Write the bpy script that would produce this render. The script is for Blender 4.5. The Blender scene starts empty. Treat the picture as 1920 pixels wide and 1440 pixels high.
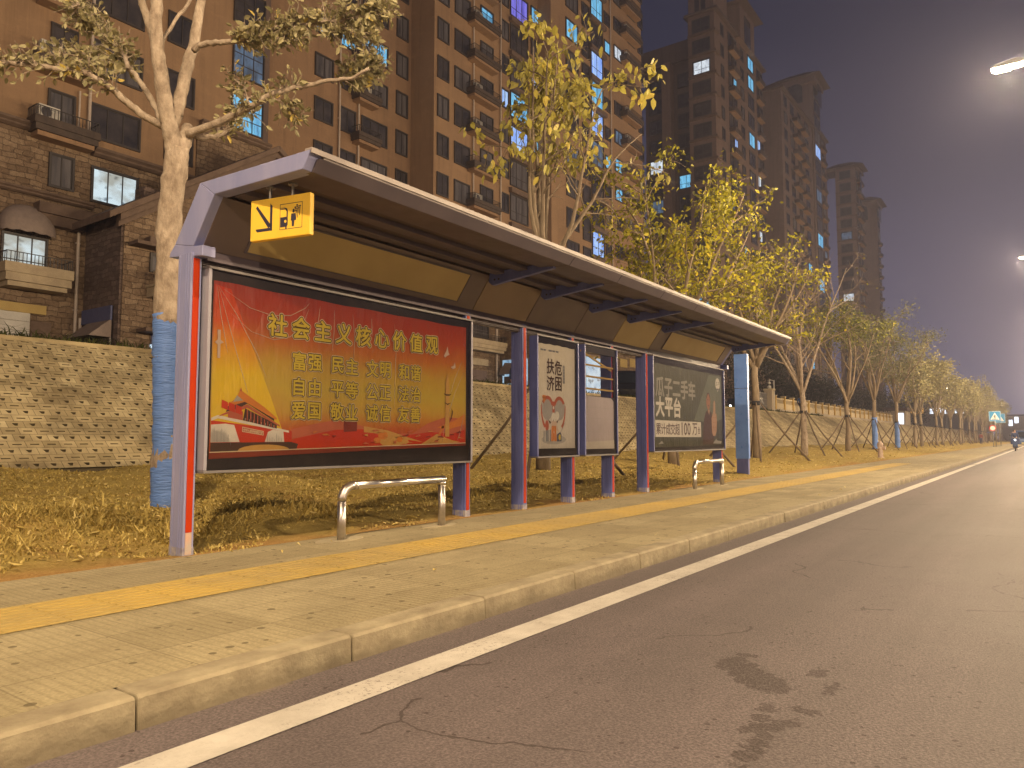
import bpy, math, random
import numpy as np
from mathutils import Vector, Matrix
random.seed(7)
RNG = np.random.default_rng(11)
sc = bpy.context.scene
COL = sc.collection
R = math.radians

# ------------------------------------------------------------------ camera
CAM_H = 0.9
YAW, PITCH = R(35.466), R(4.167)
cd = bpy.data.cameras.new('camera'); cam = bpy.data.objects.new('camera', cd); COL.objects.link(cam)
cd.sensor_width = 36.0; cd.lens = 26.25; cd.clip_start = 0.05; cd.clip_end = 4000
cam.location = (0, 0, CAM_H); cam.rotation_euler = (R(90) + PITCH, 0, YAW - R(90))
sc.camera = cam
FPX = 1400.0
_d = np.array([math.cos(YAW), math.sin(YAW), 0]); _R = np.array([math.sin(YAW), -math.cos(YAW), 0])
_F = _d * math.cos(PITCH) + np.array([0, 0, math.sin(PITCH)]); _U = -_d * math.sin(PITCH) + np.array([0, 0, math.cos(PITCH)])
_C = np.array([0, 0, CAM_H])
def ray(u, v): return _R * (u - 960) / FPX + _U * (720 - v) / FPX + _F      # survey: a photo pixel as a sight line
def on_y(u, v, y): r = ray(u, v); return _C + r * (y / r[1])
def on_z(u, v, z=0.0): r = ray(u, v); return _C + r * ((z - CAM_H) / r[2])
def at_depth(u, v, t): return _C + ray(u, v) * t
def proj(p):
    q = np.asarray(p, float) - _C; z = q @ _F
    return 960 + FPX * (q @ _R) / z, 720 - FPX * (q @ _U) / z, z

# ------------------------------------------------------------------ world (night sky over a lit town) and exposure
w = bpy.data.worlds.new('World'); sc.world = w; w.use_nodes = True
nt = w.node_tree; nt.nodes.clear()
wo = nt.nodes.new('ShaderNodeOutputWorld'); bg = nt.nodes.new('ShaderNodeBackground')
tc = nt.nodes.new('ShaderNodeTexCoord'); sx = nt.nodes.new('ShaderNodeSeparateXYZ'); rp = nt.nodes.new('ShaderNodeValToRGB')
nz = nt.nodes.new('ShaderNodeTexNoise'); nz.inputs['Scale'].default_value = 2.2; nz.inputs['Detail'].default_value = 3
ad = nt.nodes.new('ShaderNodeMath'); ad.operation = 'MULTIPLY_ADD'; ad.inputs[1].default_value = 0.10
nt.links.new(tc.outputs['Generated'], sx.inputs[0]); nt.links.new(tc.outputs['Generated'], nz.inputs['Vector'])
nt.links.new(nz.outputs['Fac'], ad.inputs[0]); nt.links.new(sx.outputs['Z'], ad.inputs[2])
nt.links.new(ad.outputs[0], rp.inputs[0]); nt.links.new(rp.outputs[0], bg.inputs[0]); nt.links.new(bg.outputs[0], wo.inputs[0])
els = rp.color_ramp.elements
for pos, c in ((0.03, (.27, .255, .37)), (0.12, (.165, .155, .245)), (0.22, (.105, .097, .158)), (0.37, (.050, .048, .082)), (0.52, (.017, .020, .044)), (0.75, (.011, .013, .030))):
    e = els.new(pos); e.color = (*c, 1)
els.remove(els[0]); els.remove(els[-1])
bg.inputs[1].default_value = 1.0
sc.view_settings.view_transform = 'Standard'; sc.view_settings.look = 'None'; sc.view_settings.gamma = 1; sc.view_settings.use_curve_mapping = False
sc.view_settings.exposure = 0.0
sc.cycles.use_denoising = True
sc.cycles.max_bounces = 6; sc.cycles.diffuse_bounces = 3; sc.cycles.glossy_bounces = 3; sc.cycles.transparent_max_bounces = 12; sc.cycles.transmission_bounces = 3
sc.cycles.sample_clamp_indirect = 4.0

# ------------------------------------------------------------------ materials
MATS = {}
def _new(name):
    m = bpy.data.materials.new(name); m.use_nodes = True; t = m.node_tree
    b = t.nodes['Principled BSDF']; MATS[name] = m
    return m, t, b
def _coord(t, scale=None, kind='Object'):
    c = t.nodes.new('ShaderNodeTexCoord'); o = c.outputs[kind]
    if scale:
        mp = t.nodes.new('ShaderNodeMapping'); mp.inputs['Scale'].default_value = scale; t.links.new(o, mp.inputs[0]); o = mp.outputs[0]
    return o
def _noise(t, vec, scale, detail=4, rough=.55):
    n = t.nodes.new('ShaderNodeTexNoise'); n.inputs['Scale'].default_value = scale; n.inputs['Detail'].default_value = detail; n.inputs['Roughness'].default_value = rough
    t.links.new(vec, n.inputs['Vector']); return n.outputs['Fac']
def _ramp(t, fac, stops):
    r = t.nodes.new('ShaderNodeValToRGB'); t.links.new(fac, r.inputs[0]); e = r.color_ramp.elements
    while len(e) < len(stops): e.new(.5)
    for k, (p, c) in enumerate(stops): e[k].position = p; e[k].color = (*c, 1) if len(c) == 3 else c
    return r.outputs[0]
def _mix(t, fac, a, b, mode='MIX'):
    n = t.nodes.new('ShaderNodeMix'); n.data_type = 'RGBA'; n.blend_type = mode
    for val, i in ((fac, 0), (a, 6), (b, 7)):
        if isinstance(val, (int, float)): n.inputs[i].default_value = val
        elif isinstance(val, tuple): n.inputs[i].default_value = (*val, 1)
        else: t.links.new(val, n.inputs[i])
    return n.outputs[2]
def _math(t, op, a, b=0.0, c=None):
    n = t.nodes.new('ShaderNodeMath'); n.operation = op
    for i, val in enumerate((a, b) if c is None else (a, b, c)):
        if isinstance(val, (int, float)): n.inputs[i].default_value = val
        else: t.links.new(val, n.inputs[i])
    return n.outputs[0]
def _bump(t, b, h, strength, dist=.02):
    n = t.nodes.new('ShaderNodeBump'); n.inputs['Strength'].default_value = strength; n.inputs['Distance'].default_value = dist
    t.links.new(h, n.inputs['Height']); t.links.new(n.outputs[0], b.inputs['Normal'])
def mat(name, c, r=.6, c2=None, scale=6., metal=0., bump=0., bscale=40., bdist=.01, spec=.5, stretch=None, coat=0., each=False):
    m, t, b = _new(name)
    b.inputs['Roughness'].default_value = r; b.inputs['Metallic'].default_value = metal
    b.inputs['Specular IOR Level'].default_value = spec; b.inputs['Coat Weight'].default_value = coat; b.inputs['Coat Roughness'].default_value = .08
    b.inputs['Base Color'].default_value = (*c, 1)
    if c2 is not None or bump:
        v = _coord(t, stretch)
        if each:      # every pane its own piece of the pattern
            oi = t.nodes.new('ShaderNodeObjectInfo'); va = t.nodes.new('ShaderNodeVectorMath'); t.links.new(v, va.inputs[0]); t.links.new(_math(t, 'MULTIPLY', oi.outputs['Random'], 70.), va.inputs[1]); v = va.outputs[0]
        if c2 is not None:
            f = _noise(t, v, scale, 6, .62)
            t.links.new(_ramp(t, f, ((.32, c), (.68, c2))), b.inputs['Base Color'])
            f2 = _noise(t, v, scale * 3.1, 3)
            t.links.new(_math(t, 'MULTIPLY_ADD', f2, .25, r - .12), b.inputs['Roughness'])
        if bump: _bump(t, b, _noise(t, v, bscale, 5), bump, bdist)
    return m
def mat_var(name, stops, r=.6, trans=0.0, spec=.3):
    """colour picked per face from the 'var' attribute"""
    m, t, b = _new(name)
    a = t.nodes.new('ShaderNodeAttribute'); a.attribute_name = 'var'
    col = _ramp(t, a.outputs['Fac'], stops); t.links.new(col, b.inputs['Base Color'])
    b.inputs['Roughness'].default_value = r; b.inputs['Specular IOR Level'].default_value = spec
    if trans:
        tr = t.nodes.new('ShaderNodeBsdfTranslucent'); t.links.new(col, tr.inputs[0]); mx = t.nodes.new('ShaderNodeMixShader'); mx.inputs[0].default_value = trans
        t.links.new(b.outputs[0], mx.inputs[1]); t.links.new(tr.outputs[0], mx.inputs[2]); t.links.new(mx.outputs[0], t.nodes['Material Output'].inputs[0])
    return m
def mat_emit(name, c, s, c2=None, scale=(3, 3, 3), lo=.35, hi=.65):
    m, t, b = _new(name)
    b.inputs['Base Color'].default_value = (.05, .05, .05, 1); b.inputs['Roughness'].default_value = .3
    b.inputs['Emission Strength'].default_value = s; b.inputs['Emission Color'].default_value = (*c, 1)
    if c2 is not None:
        oi = t.nodes.new('ShaderNodeObjectInfo'); va = t.nodes.new('ShaderNodeVectorMath'); va.operation = 'ADD'; mu = _math(t, 'MULTIPLY', oi.outputs['Random'], 90.)
        t.links.new(_coord(t, scale), va.inputs[0]); t.links.new(mu, va.inputs[1]); f = _noise(t, va.outputs[0], 1.0, 3)
        col = _ramp(t, f, ((lo, c), (hi, c2))); f2 = _noise(t, va.outputs[0], 2.6, 2); f3 = _ramp(t, f2, ((.30, (.25, .27, .30)), (.42, (1, 1, 1))))
        t.links.new(_mix(t, 1., col, f3, 'MULTIPLY'), b.inputs['Emission Color'])
    return m
def mat_glass(name, tint=(1, 1, 1), refl=.10, rough=.02, bump=0.):
    """a pane one sees through: clear, with a glossy surface"""
    m, t, b = _new(name); t.nodes.remove(b)
    tr = t.nodes.new('ShaderNodeBsdfTransparent'); tr.inputs[0].default_value = (*tint, 1)
    gl = t.nodes.new('ShaderNodeBsdfGlossy'); gl.inputs['Roughness'].default_value = rough
    fr = t.nodes.new('ShaderNodeFresnel'); fr.inputs[0].default_value = 1.45
    mx = t.nodes.new('ShaderNodeMixShader')
    t.links.new(_math(t, 'ADD', fr.outputs[0], refl - .04), mx.inputs[0])
    if bump:
        bn = t.nodes.new('ShaderNodeBump'); bn.inputs['Strength'].default_value = bump; bn.inputs['Distance'].default_value = .01
        t.links.new(_noise(t, _coord(t, (1, 1, .5)), 7, 4), bn.inputs['Height']); t.links.new(bn.outputs[0], gl.inputs['Normal'])
    t.links.new(tr.outputs[0], mx.inputs[1]); t.links.new(gl.outputs[0], mx.inputs[2]); t.links.new(mx.outputs[0], t.nodes['Material Output'].inputs[0])
    return m

# ------------------------------------------------------------------ mesh helpers
class MB:
    """collects faces and links them as ONE mesh object"""
    def __init__(s): s.v = []; s.f = []; s.m = []; s.var = []; s.mi = 0; s.cv = 0.5
    def face(s, pts):
        n = len(s.v); s.v.extend([tuple(map(float, p)) for p in pts]); s.f.append(tuple(range(n, n + len(pts)))); s.m.append(s.mi); s.var.append(s.cv)
    def idx(s, pts, faces):
        n = len(s.v); s.v.extend([tuple(map(float, p)) for p in pts])
        for f in faces: s.f.append(tuple(n + i for i in f)); s.m.append(s.mi); s.var.append(s.cv)
    def box(s, x0, x1, y0, y1, z0, z1, M=None):
        p = [(x0, y0, z0), (x1, y0, z0), (x1, y1, z0), (x0, y1, z0), (x0, y0, z1), (x1, y0, z1), (x1, y1, z1), (x0, y1, z1)]
        if M is not None: p = [tuple(M @ Vector(q)) for q in p]
        s.idx(p, ((0, 3, 2, 1), (4, 5, 6, 7), (0, 1, 5, 4), (1, 2, 6, 5), (2, 3, 7, 6), (3, 0, 4, 7)))
    def prism_x(s, prof, x0, x1, cap=True):
        """profile of (y, z) drawn out along x"""
        n = len(prof); p = [(x0, a, b) for a, b in prof] + [(x1, a, b) for a, b in prof]
        fs = [(i, (i + 1) % n, n + (i + 1) % n, n + i) for i in range(n)]
        if cap: fs += [tuple(range(n - 1, -1, -1)), tuple(range(n, 2 * n))]
        s.idx(p, fs)
    def prism_y(s, prof, y0, y1):
        n = len(prof); p = [(a, y0, b) for a, b in prof] + [(a, y1, b) for a, b in prof]
        s.idx(p, [((i + 1) % n, i, n + i, n + (i + 1) % n) for i in range(n)] + [tuple(range(n)), tuple(range(2 * n - 1, n - 1, -1))])
    def prism_z(s, prof, z0, z1):
        n = len(prof); p = [(a, b, z0) for a, b in prof] + [(a, b, z1) for a, b in prof]
        s.idx(p, [(i, (i + 1) % n, n + (i + 1) % n, n + i) for i in range(n)] + [tuple(range(n - 1, -1, -1)), tuple(range(n, 2 * n))])
    def tube(s, path, radii, n=8, cap=True):
        path = [Vector(p) for p in path]
        if isinstance(radii, (int, float)): radii = [radii] * len(path)
        pts = []; up = None
        for i, p in enumerate(path):
            d = (path[min(i + 1, len(path) - 1)] - path[max(i - 1, 0)]).normalized()
            if up is None: up = d.orthogonal().normalized()
            up = (up - d * up.dot(d)); up = up.normalized() if up.length > 1e-6 else d.orthogonal().normalized()
            q = d.cross(up)
            for k in range(n):
                a = 2 * math.pi * k / n; pts.append(p + (up * math.cos(a) + q * math.sin(a)) * radii[i])
        fs = []
        for i in range(len(path) - 1):
            for k in range(n):
                a, b = i * n + k, i * n + (k + 1) % n; fs.append((a, b, b + n, a + n))
        if cap: fs += [tuple(range(n - 1, -1, -1)), tuple(range((len(path) - 1) * n, len(path) * n))]
        s.idx(pts, fs)
    def lathe(s, prof, c, n=16):
        """profile of (radius, z) turned about the upright through c"""
        pts = [(c[0] + r * math.cos(2 * math.pi * k / n), c[1] + r * math.sin(2 * math.pi * k / n), c[2] + z) for r, z in prof for k in range(n)]
        fs = [(i * n + k, i * n + (k + 1) % n, (i + 1) * n + (k + 1) % n, (i + 1) * n + k) for i in range(len(prof) - 1) for k in range(n)]
        s.idx(pts, fs + [tuple(range(n - 1, -1, -1)), tuple(range((len(prof) - 1) * n, len(prof) * n))])
    def ball(s, c, r, n=10, m=6, sc3=(1, 1, 1)):
        s.lathe_s([(math.sin(math.pi * (i + .02) / (m + .04)) * r, -math.cos(math.pi * (i + .02) / (m + .04)) * r) for i in range(m + 1)], c, n, sc3)
    def lathe_s(s, prof, c, n, k3):
        pts = [(c[0] + r * math.cos(2 * math.pi * k / n) * k3[0], c[1] + r * math.sin(2 * math.pi * k / n) * k3[1], c[2] + z * k3[2]) for r, z in prof for k in range(n)]
        fs = [(i * n + k, i * n + (k + 1) % n, (i + 1) * n + (k + 1) % n, (i + 1) * n + k) for i in range(len(prof) - 1) for k in range(n)]
        s.idx(pts, fs + [tuple(range(n - 1, -1, -1)), tuple(range((len(prof) - 1) * n, len(prof) * n))])
    def mesh(s, name, mats, org=(0, 0, 0), smooth=False, var=False):
        me = bpy.data.meshes.new(name)
        o = np.array(org, float)
        me.from_pydata([tuple(np.array(p) - o) for p in s.v] if any(org) else s.v, [], s.f)
        for m in (mats if isinstance(mats, (list, tuple)) else [mats]): me.materials.append(MATS[m] if isinstance(m, str) else m)
        me.polygons.foreach_set('material_index', s.m)
        if smooth: me.polygons.foreach_set('use_smooth', [True] * len(s.f))
        if var:
            a = me.attributes.new('var', 'FLOAT', 'FACE'); a.data.foreach_set('value', s.var)
        me.update(); return me
    def build(s, name, mats, parent=None, smooth=False, bevel=0., var=False, org=None):
        if org is None: org = tuple(parent.matrix_basis.translation) if parent is not None and parent.parent is None else ((0, 0, 0) if parent is None else wloc(parent))
        me = s.mesh(name, mats, org, smooth, var)
        o = bpy.data.objects.new(name, me); COL.objects.link(o)
        if parent is not None: o.parent = parent
        else: o.location = org
        if bevel: bevel_mod(o, bevel)
        return o
def wloc(o):
    v = Vector(o.location)
    while o.parent is not None: o = o.parent; v = v + Vector(o.location)
    return tuple(v)
def bevel_mod(o, wd, seg=2):
    b = o.modifiers.new('bevel', 'BEVEL'); b.width = wd; b.segments = seg; b.limit_method = 'ANGLE'; b.angle_limit = R(40); b.harden_normals = False
def tag(o, label=None, cat=None, group=None, kind=None):
    if label: o['label'] = label
    if cat: o['category'] = cat
    if group: o['group'] = group
    if kind: o['kind'] = kind
    return o
def empty(name, loc, label=None, cat=None, group=None):
    o = bpy.data.objects.new(name, None); o.location = loc; o.empty_display_size = .1; COL.objects.link(o); return tag(o, label, cat, group)
def link(name, me, parent=None, loc=(0, 0, 0), rz=0.0):
    o = bpy.data.objects.new(name, me); COL.objects.link(o); o.location = loc; o.rotation_euler = (0, 0, rz)
    if parent is not None: o.parent = parent
    return o
def copy_tree(o, parent=None):
    c = o.copy(); COL.objects.link(c)
    if parent is not None: c.parent = parent
    for ch in list(o.children): copy_tree(ch, c)
    return c
def np_mesh(name, verts, faces_flat, nper, matname, var=None, smooth=False):
    me = bpy.data.meshes.new(name); nv = len(verts); nf = len(faces_flat) // nper
    me.vertices.add(nv); me.vertices.foreach_set('co', np.ascontiguousarray(verts, dtype=np.float32).ravel())
    me.loops.add(nf * nper); me.loops.foreach_set('vertex_index', np.ascontiguousarray(faces_flat, dtype=np.int32))
    me.polygons.add(nf); me.polygons.foreach_set('loop_start', np.arange(0, nf * nper, nper, dtype=np.int32))
    me.polygons.foreach_set('use_smooth', np.full(nf, smooth))
    for m in ([matname] if isinstance(matname, str) else matname): me.materials.append(MATS[m])
    if var is not None:
        a = me.attributes.new('var', 'FLOAT', 'FACE'); a.data.foreach_set('value', np.ascontiguousarray(var, dtype=np.float32))
    me.update(calc_edges=True); return me
def text_mesh(s, size, bold, name='lettering', xs=1.0):
    """lettering as flat mesh points: list of (verts, faces), lying in x-z, reading along +x, facing -y"""
    c = bpy.data.curves.new(name, 'FONT'); c.body = s; c.size = size; c.offset = bold * size; c.align_x = 'CENTER'; c.align_y = 'CENTER'; c.resolution_u = 2
    o = bpy.data.objects.new(name, c); COL.objects.link(o)
    me = bpy.data.meshes.new_from_object(o.evaluated_get(bpy.context.evaluated_depsgraph_get()))
    vs = [(v.co.x * xs, v.co.y) for v in me.vertices]; fs = [tuple(p.vertices) for p in me.polygons]
    bpy.data.objects.remove(o); bpy.data.curves.remove(c); bpy.data.meshes.remove(me)
    return vs, fs
GLYPH = {}
def put_text(mb, s, cx, cz, y, size, bold, xs=1.0, M=None):
    """adds lettering centred at (cx, cz) on the plane y to a mesh"""
    key = (s, size, xs)
    if key not in GLYPH: GLYPH[key] = text_mesh(s, size, 0., xs=xs)
    vs, fs = GLYPH[key]
    if not vs: return 0
    x0 = (min(v[0] for v in vs) + max(v[0] for v in vs)) / 2; z0 = (min(v[1] for v in vs) + max(v[1] for v in vs)) / 2
    r_ = bold * size; n = 0 if r_ <= 0 else (8 if bold < .045 else 12)
    for k in range(-1, n):           # heavier strokes: the glyph repeated round a small circle
        dx, dz = (0, 0) if k < 0 else (r_ * math.cos(2 * math.pi * k / n), r_ * math.sin(2 * math.pi * k / n))
        mb.idx([(cx + a - x0 + dx, y - 8e-6 * (k + 1), cz + b - z0 + dz) for a, b in vs], fs)
    return 8e-6 * (n + 1)
def flat(mb, pts, y):
    """a flat printed shape facing the road: (x, z) points"""
    mb.face([(a, y, b) for a, b in pts])
def ellipse(cx, cz, rx, rz, n=20, a0=0., a1=2 * math.pi):
    return [(cx + rx * math.cos(a0 + (a1 - a0) * k / n), cz + rz * math.sin(a0 + (a1 - a0) * k / n)) for k in range(n if a1 - a0 > 6.2 else n + 1)]

# ------------------------------------------------------------------ material list
def blobs(t, vec, cs):
    out = None
    for (cx, cy, rx, ry) in cs:
        mp = t.nodes.new('ShaderNodeMapping'); mp.inputs['Location'].default_value = (-cx / rx, -cy / ry, 0); mp.inputs['Scale'].default_value = (1 / rx, 1 / ry, 0)
        t.links.new(vec, mp.inputs[0]); ln = t.nodes.new('ShaderNodeVectorMath'); ln.operation = 'LENGTH'; t.links.new(mp.outputs[0], ln.inputs[0])
        val = _math(t, 'SUBTRACT', 1.0, ln.outputs['Value'])
        out = val if out is None else _math(t, 'MAXIMUM', out, val)
    return out
def make_asphalt():
    m, t, b = _new('asphalt'); v = _coord(t)
    big = _noise(t, v, .45, 6, .62); mid = _noise(t, v, 3.0, 5, .6); fine = _noise(t, v, 90, 3, .7)
    base = _mix(t, _ramp(t, big, ((.38, (0, 0, 0)), (.7, (1, 1, 1)))), (.092, .076, .082), (.165, .132, .138))
    base = _mix(t, .45, base, _ramp(t, mid, ((.3, (.085, .070, .074)), (.7, (.168, .134, .138)))))
    base = _mix(t, .55, base, _ramp(t, fine, ((.36, (.045, .037, .038)), (.5, (.128, .104, .106)), (.66, (.245, .205, .205)))))
    lane = _noise(t, _coord(t, (.07, 1.5, 1)), 1.0, 4, .6); base = _mix(t, _ramp(t, lane, ((.36, (.55, .55, .55)), (.62, (0, 0, 0)))), base, (.075, .063, .062))
    cn = t.nodes.new('ShaderNodeTexNoise'); cn.inputs['Scale'].default_value = 1.4; cn.inputs['Detail'].default_value = 6; t.links.new(v, cn.inputs['Vector'])
    cv = t.nodes.new('ShaderNodeVectorMath'); cv.operation = 'MULTIPLY_ADD'; t.links.new(cn.outputs['Color'], cv.inputs[0]); cv.inputs[1].default_value = (.9, .9, 0); t.links.new(v, cv.inputs[2])
    ck = t.nodes.new('ShaderNodeTexVoronoi'); ck.feature = 'DISTANCE_TO_EDGE'; ck.inputs['Scale'].default_value = .33; t.links.new(cv.outputs[0], ck.inputs['Vector'])
    crack = _math(t, 'MULTIPLY', _math(t, 'LESS_THAN', ck.outputs['Distance'], .0026), _math(t, 'GREATER_THAN', _noise(t, v, .9, 3), .53))
    base = _mix(t, _math(t, 'MULTIPLY', crack, .7), base, (.03, .023, .02))
    vo = t.nodes.new('ShaderNodeTexVoronoi'); vo.inputs['Scale'].default_value = 16; t.links.new(v, vo.inputs['Vector'])
    pit = _math(t, 'LESS_THAN', vo.outputs['Distance'], .15); pit = _math(t, 'MULTIPLY', pit, _math(t, 'GREATER_THAN', _noise(t, v, 5.5, 2), .52))
    base = _mix(t, _math(t, 'MULTIPLY', pit, .75), base, (.03, .022, .018))
    cs = []
    for u, vv, rx, ry in ((1366, 1244, .12, .06), (1388, 1256, .13, .055), (1408, 1268, .14, .06), (1430, 1278, .14, .06), (1450, 1285, .12, .06), (1465, 1290, .09, .05), (1385, 1240, .10, .035), (1405, 1250, .07, .03), (1535, 1262, .08, .035), (1560, 1292, .10, .03), (1400, 1228, .03, .06)):
        p = on_z(u, vv, -.12); cs.append((p[0], p[1], rx, ry))
    path = [(1388, 1440), (1400, 1420), (1410, 1405), (1422, 1392), (1436, 1378), (1448, 1364), (1462, 1358), (1478, 1357), (1492, 1356), (1425, 1362), (1430, 1345), (1436, 1330), (1505, 1332), (1520, 1336), (1400, 1368), (1440, 1325)]
    for u, vv in path:
        p = on_z(u, vv, -.12); cs.append((p[0], p[1], .042, .042))
    wv = t.nodes.new('ShaderNodeTexNoise'); wv.inputs['Scale'].default_value = 26; wv.inputs['Detail'].default_value = 4; t.links.new(v, wv.inputs['Vector'])
    off = t.nodes.new('ShaderNodeVectorMath'); off.operation = 'MULTIPLY_ADD'; t.links.new(wv.outputs['Color'], off.inputs[0]); off.inputs[1].default_value = (.11, .11, 0)
    sh = t.nodes.new('ShaderNodeVectorMath'); sh.operation = 'SUBTRACT'; t.links.new(v, sh.inputs[0]); sh.inputs[1].default_value = (.055, .055, 0); t.links.new(sh.outputs[0], off.inputs[2])
    st = _ramp(t, blobs(t, off.outputs[0], cs), ((.02, (0, 0, 0)), (.20, (1, 1, 1))))
    base = _mix(t, _math(t, 'MULTIPLY', st, _ramp(t, fine, ((.35, (.95, .95, .95)), (.62, (.45, .45, .45))))), base, (.034, .024, .022))
    sy = t.nodes.new('ShaderNodeSeparateXYZ'); t.links.new(v, sy.inputs[0]); du = _math(t, 'ADD', _math(t, 'MULTIPLY_ADD', sy.outputs['Y'], 9., -23.6), _math(t, 'MULTIPLY_ADD', _noise(t, v, 3.2, 5, .7), 3.2, -1.5))
    base = _mix(t, _ramp(t, du, ((.0, (0, 0, 0)), (1., (.6, .6, .6)))), base, (.25, .20, .125))
    t.links.new(base, b.inputs['Base Color'])
    t.links.new(_math(t, 'MULTIPLY_ADD', big, .2, .58), b.inputs['Roughness']); b.inputs['Specular IOR Level'].default_value = .35
    _bump(t, b, _math(t, 'ADD', fine, _math(t, 'MULTIPLY', mid, .5)), .55, .006)
make_asphalt()
def make_paving():
    m, t, b = _new('paving'); v = _coord(t)
    sp = t.nodes.new('ShaderNodeSeparateXYZ'); t.links.new(v, sp.inputs[0])
    big = _noise(t, v, .8, 6, .65); mid = _noise(t, v, 6, 5); fine = _noise(t, v, 70, 3, .7)
    base = _mix(t, _ramp(t, big, ((.3, (0, 0, 0)), (.7, (1, 1, 1)))), (.285, .243, .142), (.375, .318, .185))
    base = _mix(t, .35, base, _ramp(t, mid, ((.3, (.21, .18, .11)), (.7, (.43, .37, .235)))))
    base = _mix(t, .3, base, _ramp(t, fine, ((.35, (.13, .11, .07)), (.65, (.50, .43, .29)))))
    groove = _math(t, 'SINE', _math(t, 'MULTIPLY', sp.outputs['X'], 2 * math.pi / .045))
    gd = _math(t, 'LESS_THAN', groove, -.55)
    base = _mix(t, _math(t, 'MULTIPLY', gd, .22), base, (.15, .12, .07))
    cbx = t.nodes.new('ShaderNodeCombineXYZ'); t.links.new(_math(t, 'FLOOR', _math(t, 'MULTIPLY', sp.outputs['X'], 1.7)), cbx.inputs[0]); t.links.new(_math(t, 'FLOOR', _math(t, 'MULTIPLY', _math(t, 'ADD', sp.outputs['Y'], _math(t, 'MULTIPLY', mid, .012)), 2.55)), cbx.inputs[1])
    wn = t.nodes.new('ShaderNodeTexWhiteNoise'); wn.noise_dimensions = '2D'; t.links.new(cbx.outputs[0], wn.inputs['Vector']); base = _mix(t, 1., base, _ramp(t, wn.outputs['Value'], ((0., (.84, .83, .81)), (1., (1.08, 1.08, 1.08)))), 'MULTIPLY')
    drt = _noise(t, _coord(t, (.5, 1.2, 1)), 1.4, 6, .7); base = _mix(t, _ramp(t, drt, ((.50, (0, 0, 0)), (.74, (.55, .55, .55)))), base, (.17, .135, .08))
    jy = _math(t, 'LESS_THAN', _math(t, 'FRACT', _math(t, 'MULTIPLY', _math(t, 'ADD', sp.outputs['Y'], _math(t, 'MULTIPLY', mid, .012)), 2.55)), .022)
    jx = _math(t, 'LESS_THAN', _math(t, 'FRACT', _math(t, 'MULTIPLY', sp.outputs['X'], 1.7)), .014)
    j = _math(t, 'MAXIMUM', jy, jx)
    base = _mix(t, _math(t, 'MULTIPLY', j, .5), base, (.12, .095, .055))
    vo = t.nodes.new('ShaderNodeTexVoronoi'); vo.inputs['Scale'].default_value = 11; t.links.new(v, vo.inputs['Vector'])
    sc_ = t.nodes.new('ShaderNodeSeparateColor'); t.links.new(vo.outputs['Color'], sc_.inputs[0])
    pit = _math(t, 'LESS_THAN', vo.outputs['Distance'], _math(t, 'MULTIPLY', sc_.outputs[0], .24)); pit = _math(t, 'MULTIPLY', pit, _math(t, 'GREATER_THAN', _noise(t, v, 1.7, 3), .40))
    base = _mix(t, _math(t, 'MULTIPLY', pit, .75), base, (.09, .07, .04))
    t.links.new(base, b.inputs['Base Color']); b.inputs['Roughness'].default_value = .8; b.inputs['Specular IOR Level'].default_value = .25
    h = _math(t, 'SUBTRACT', _math(t, 'MULTIPLY', groove, .5), _math(t, 'MULTIPLY', j, 1.5)); h = _math(t, 'ADD', h, _math(t, 'MULTIPLY', fine, .9))
    _bump(t, b, h, .35, .005)
make_paving()
def make_verge():
    m, t, b = _new('dry_ground'); v = _coord(t); sp = t.nodes.new('ShaderNodeSeparateXYZ'); t.links.new(v, sp.inputs[0])
    big = _noise(t, v, .5, 6, .65); mid = _noise(t, v, 5, 6, .7); fine = _noise(t, v, 45, 4, .75)
    grass = _ramp(t, mid, ((.3, (.30, .215, .055)), (.5, (.44, .325, .092)), (.7, (.54, .42, .14))))
    soil = _ramp(t, mid, ((.3, (.34, .165, .052)), (.7, (.50, .265, .09))))
    edge = _math(t, 'MULTIPLY_ADD', sp.outputs['Y'], -1.25, 7.55)
    k = _ramp(t, _math(t, 'ADD', edge, _math(t, 'MULTIPLY_ADD', big, 2.4, -1.2)), ((.2, (0, 0, 0)), (.8, (1, 1, 1))))
    base = _mix(t, k, grass, soil)
    base = _mix(t, _ramp(t, big, ((.56, (0, 0, 0)), (.72, (.8, .8, .8)))), base, soil)
    base = _mix(t, .4, base, _ramp(t, fine, ((.34, (.12, .085, .03)), (.66, (.50, .39, .16)))))
    t.links.new(base, b.inputs['Base Color']); b.inputs['Roughness'].default_value = .95; b.inputs['Specular IOR Level'].default_value = .1
    _bump(t, b, _math(t, 'ADD', fine, mid), .9, .03)
make_verge()
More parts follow.
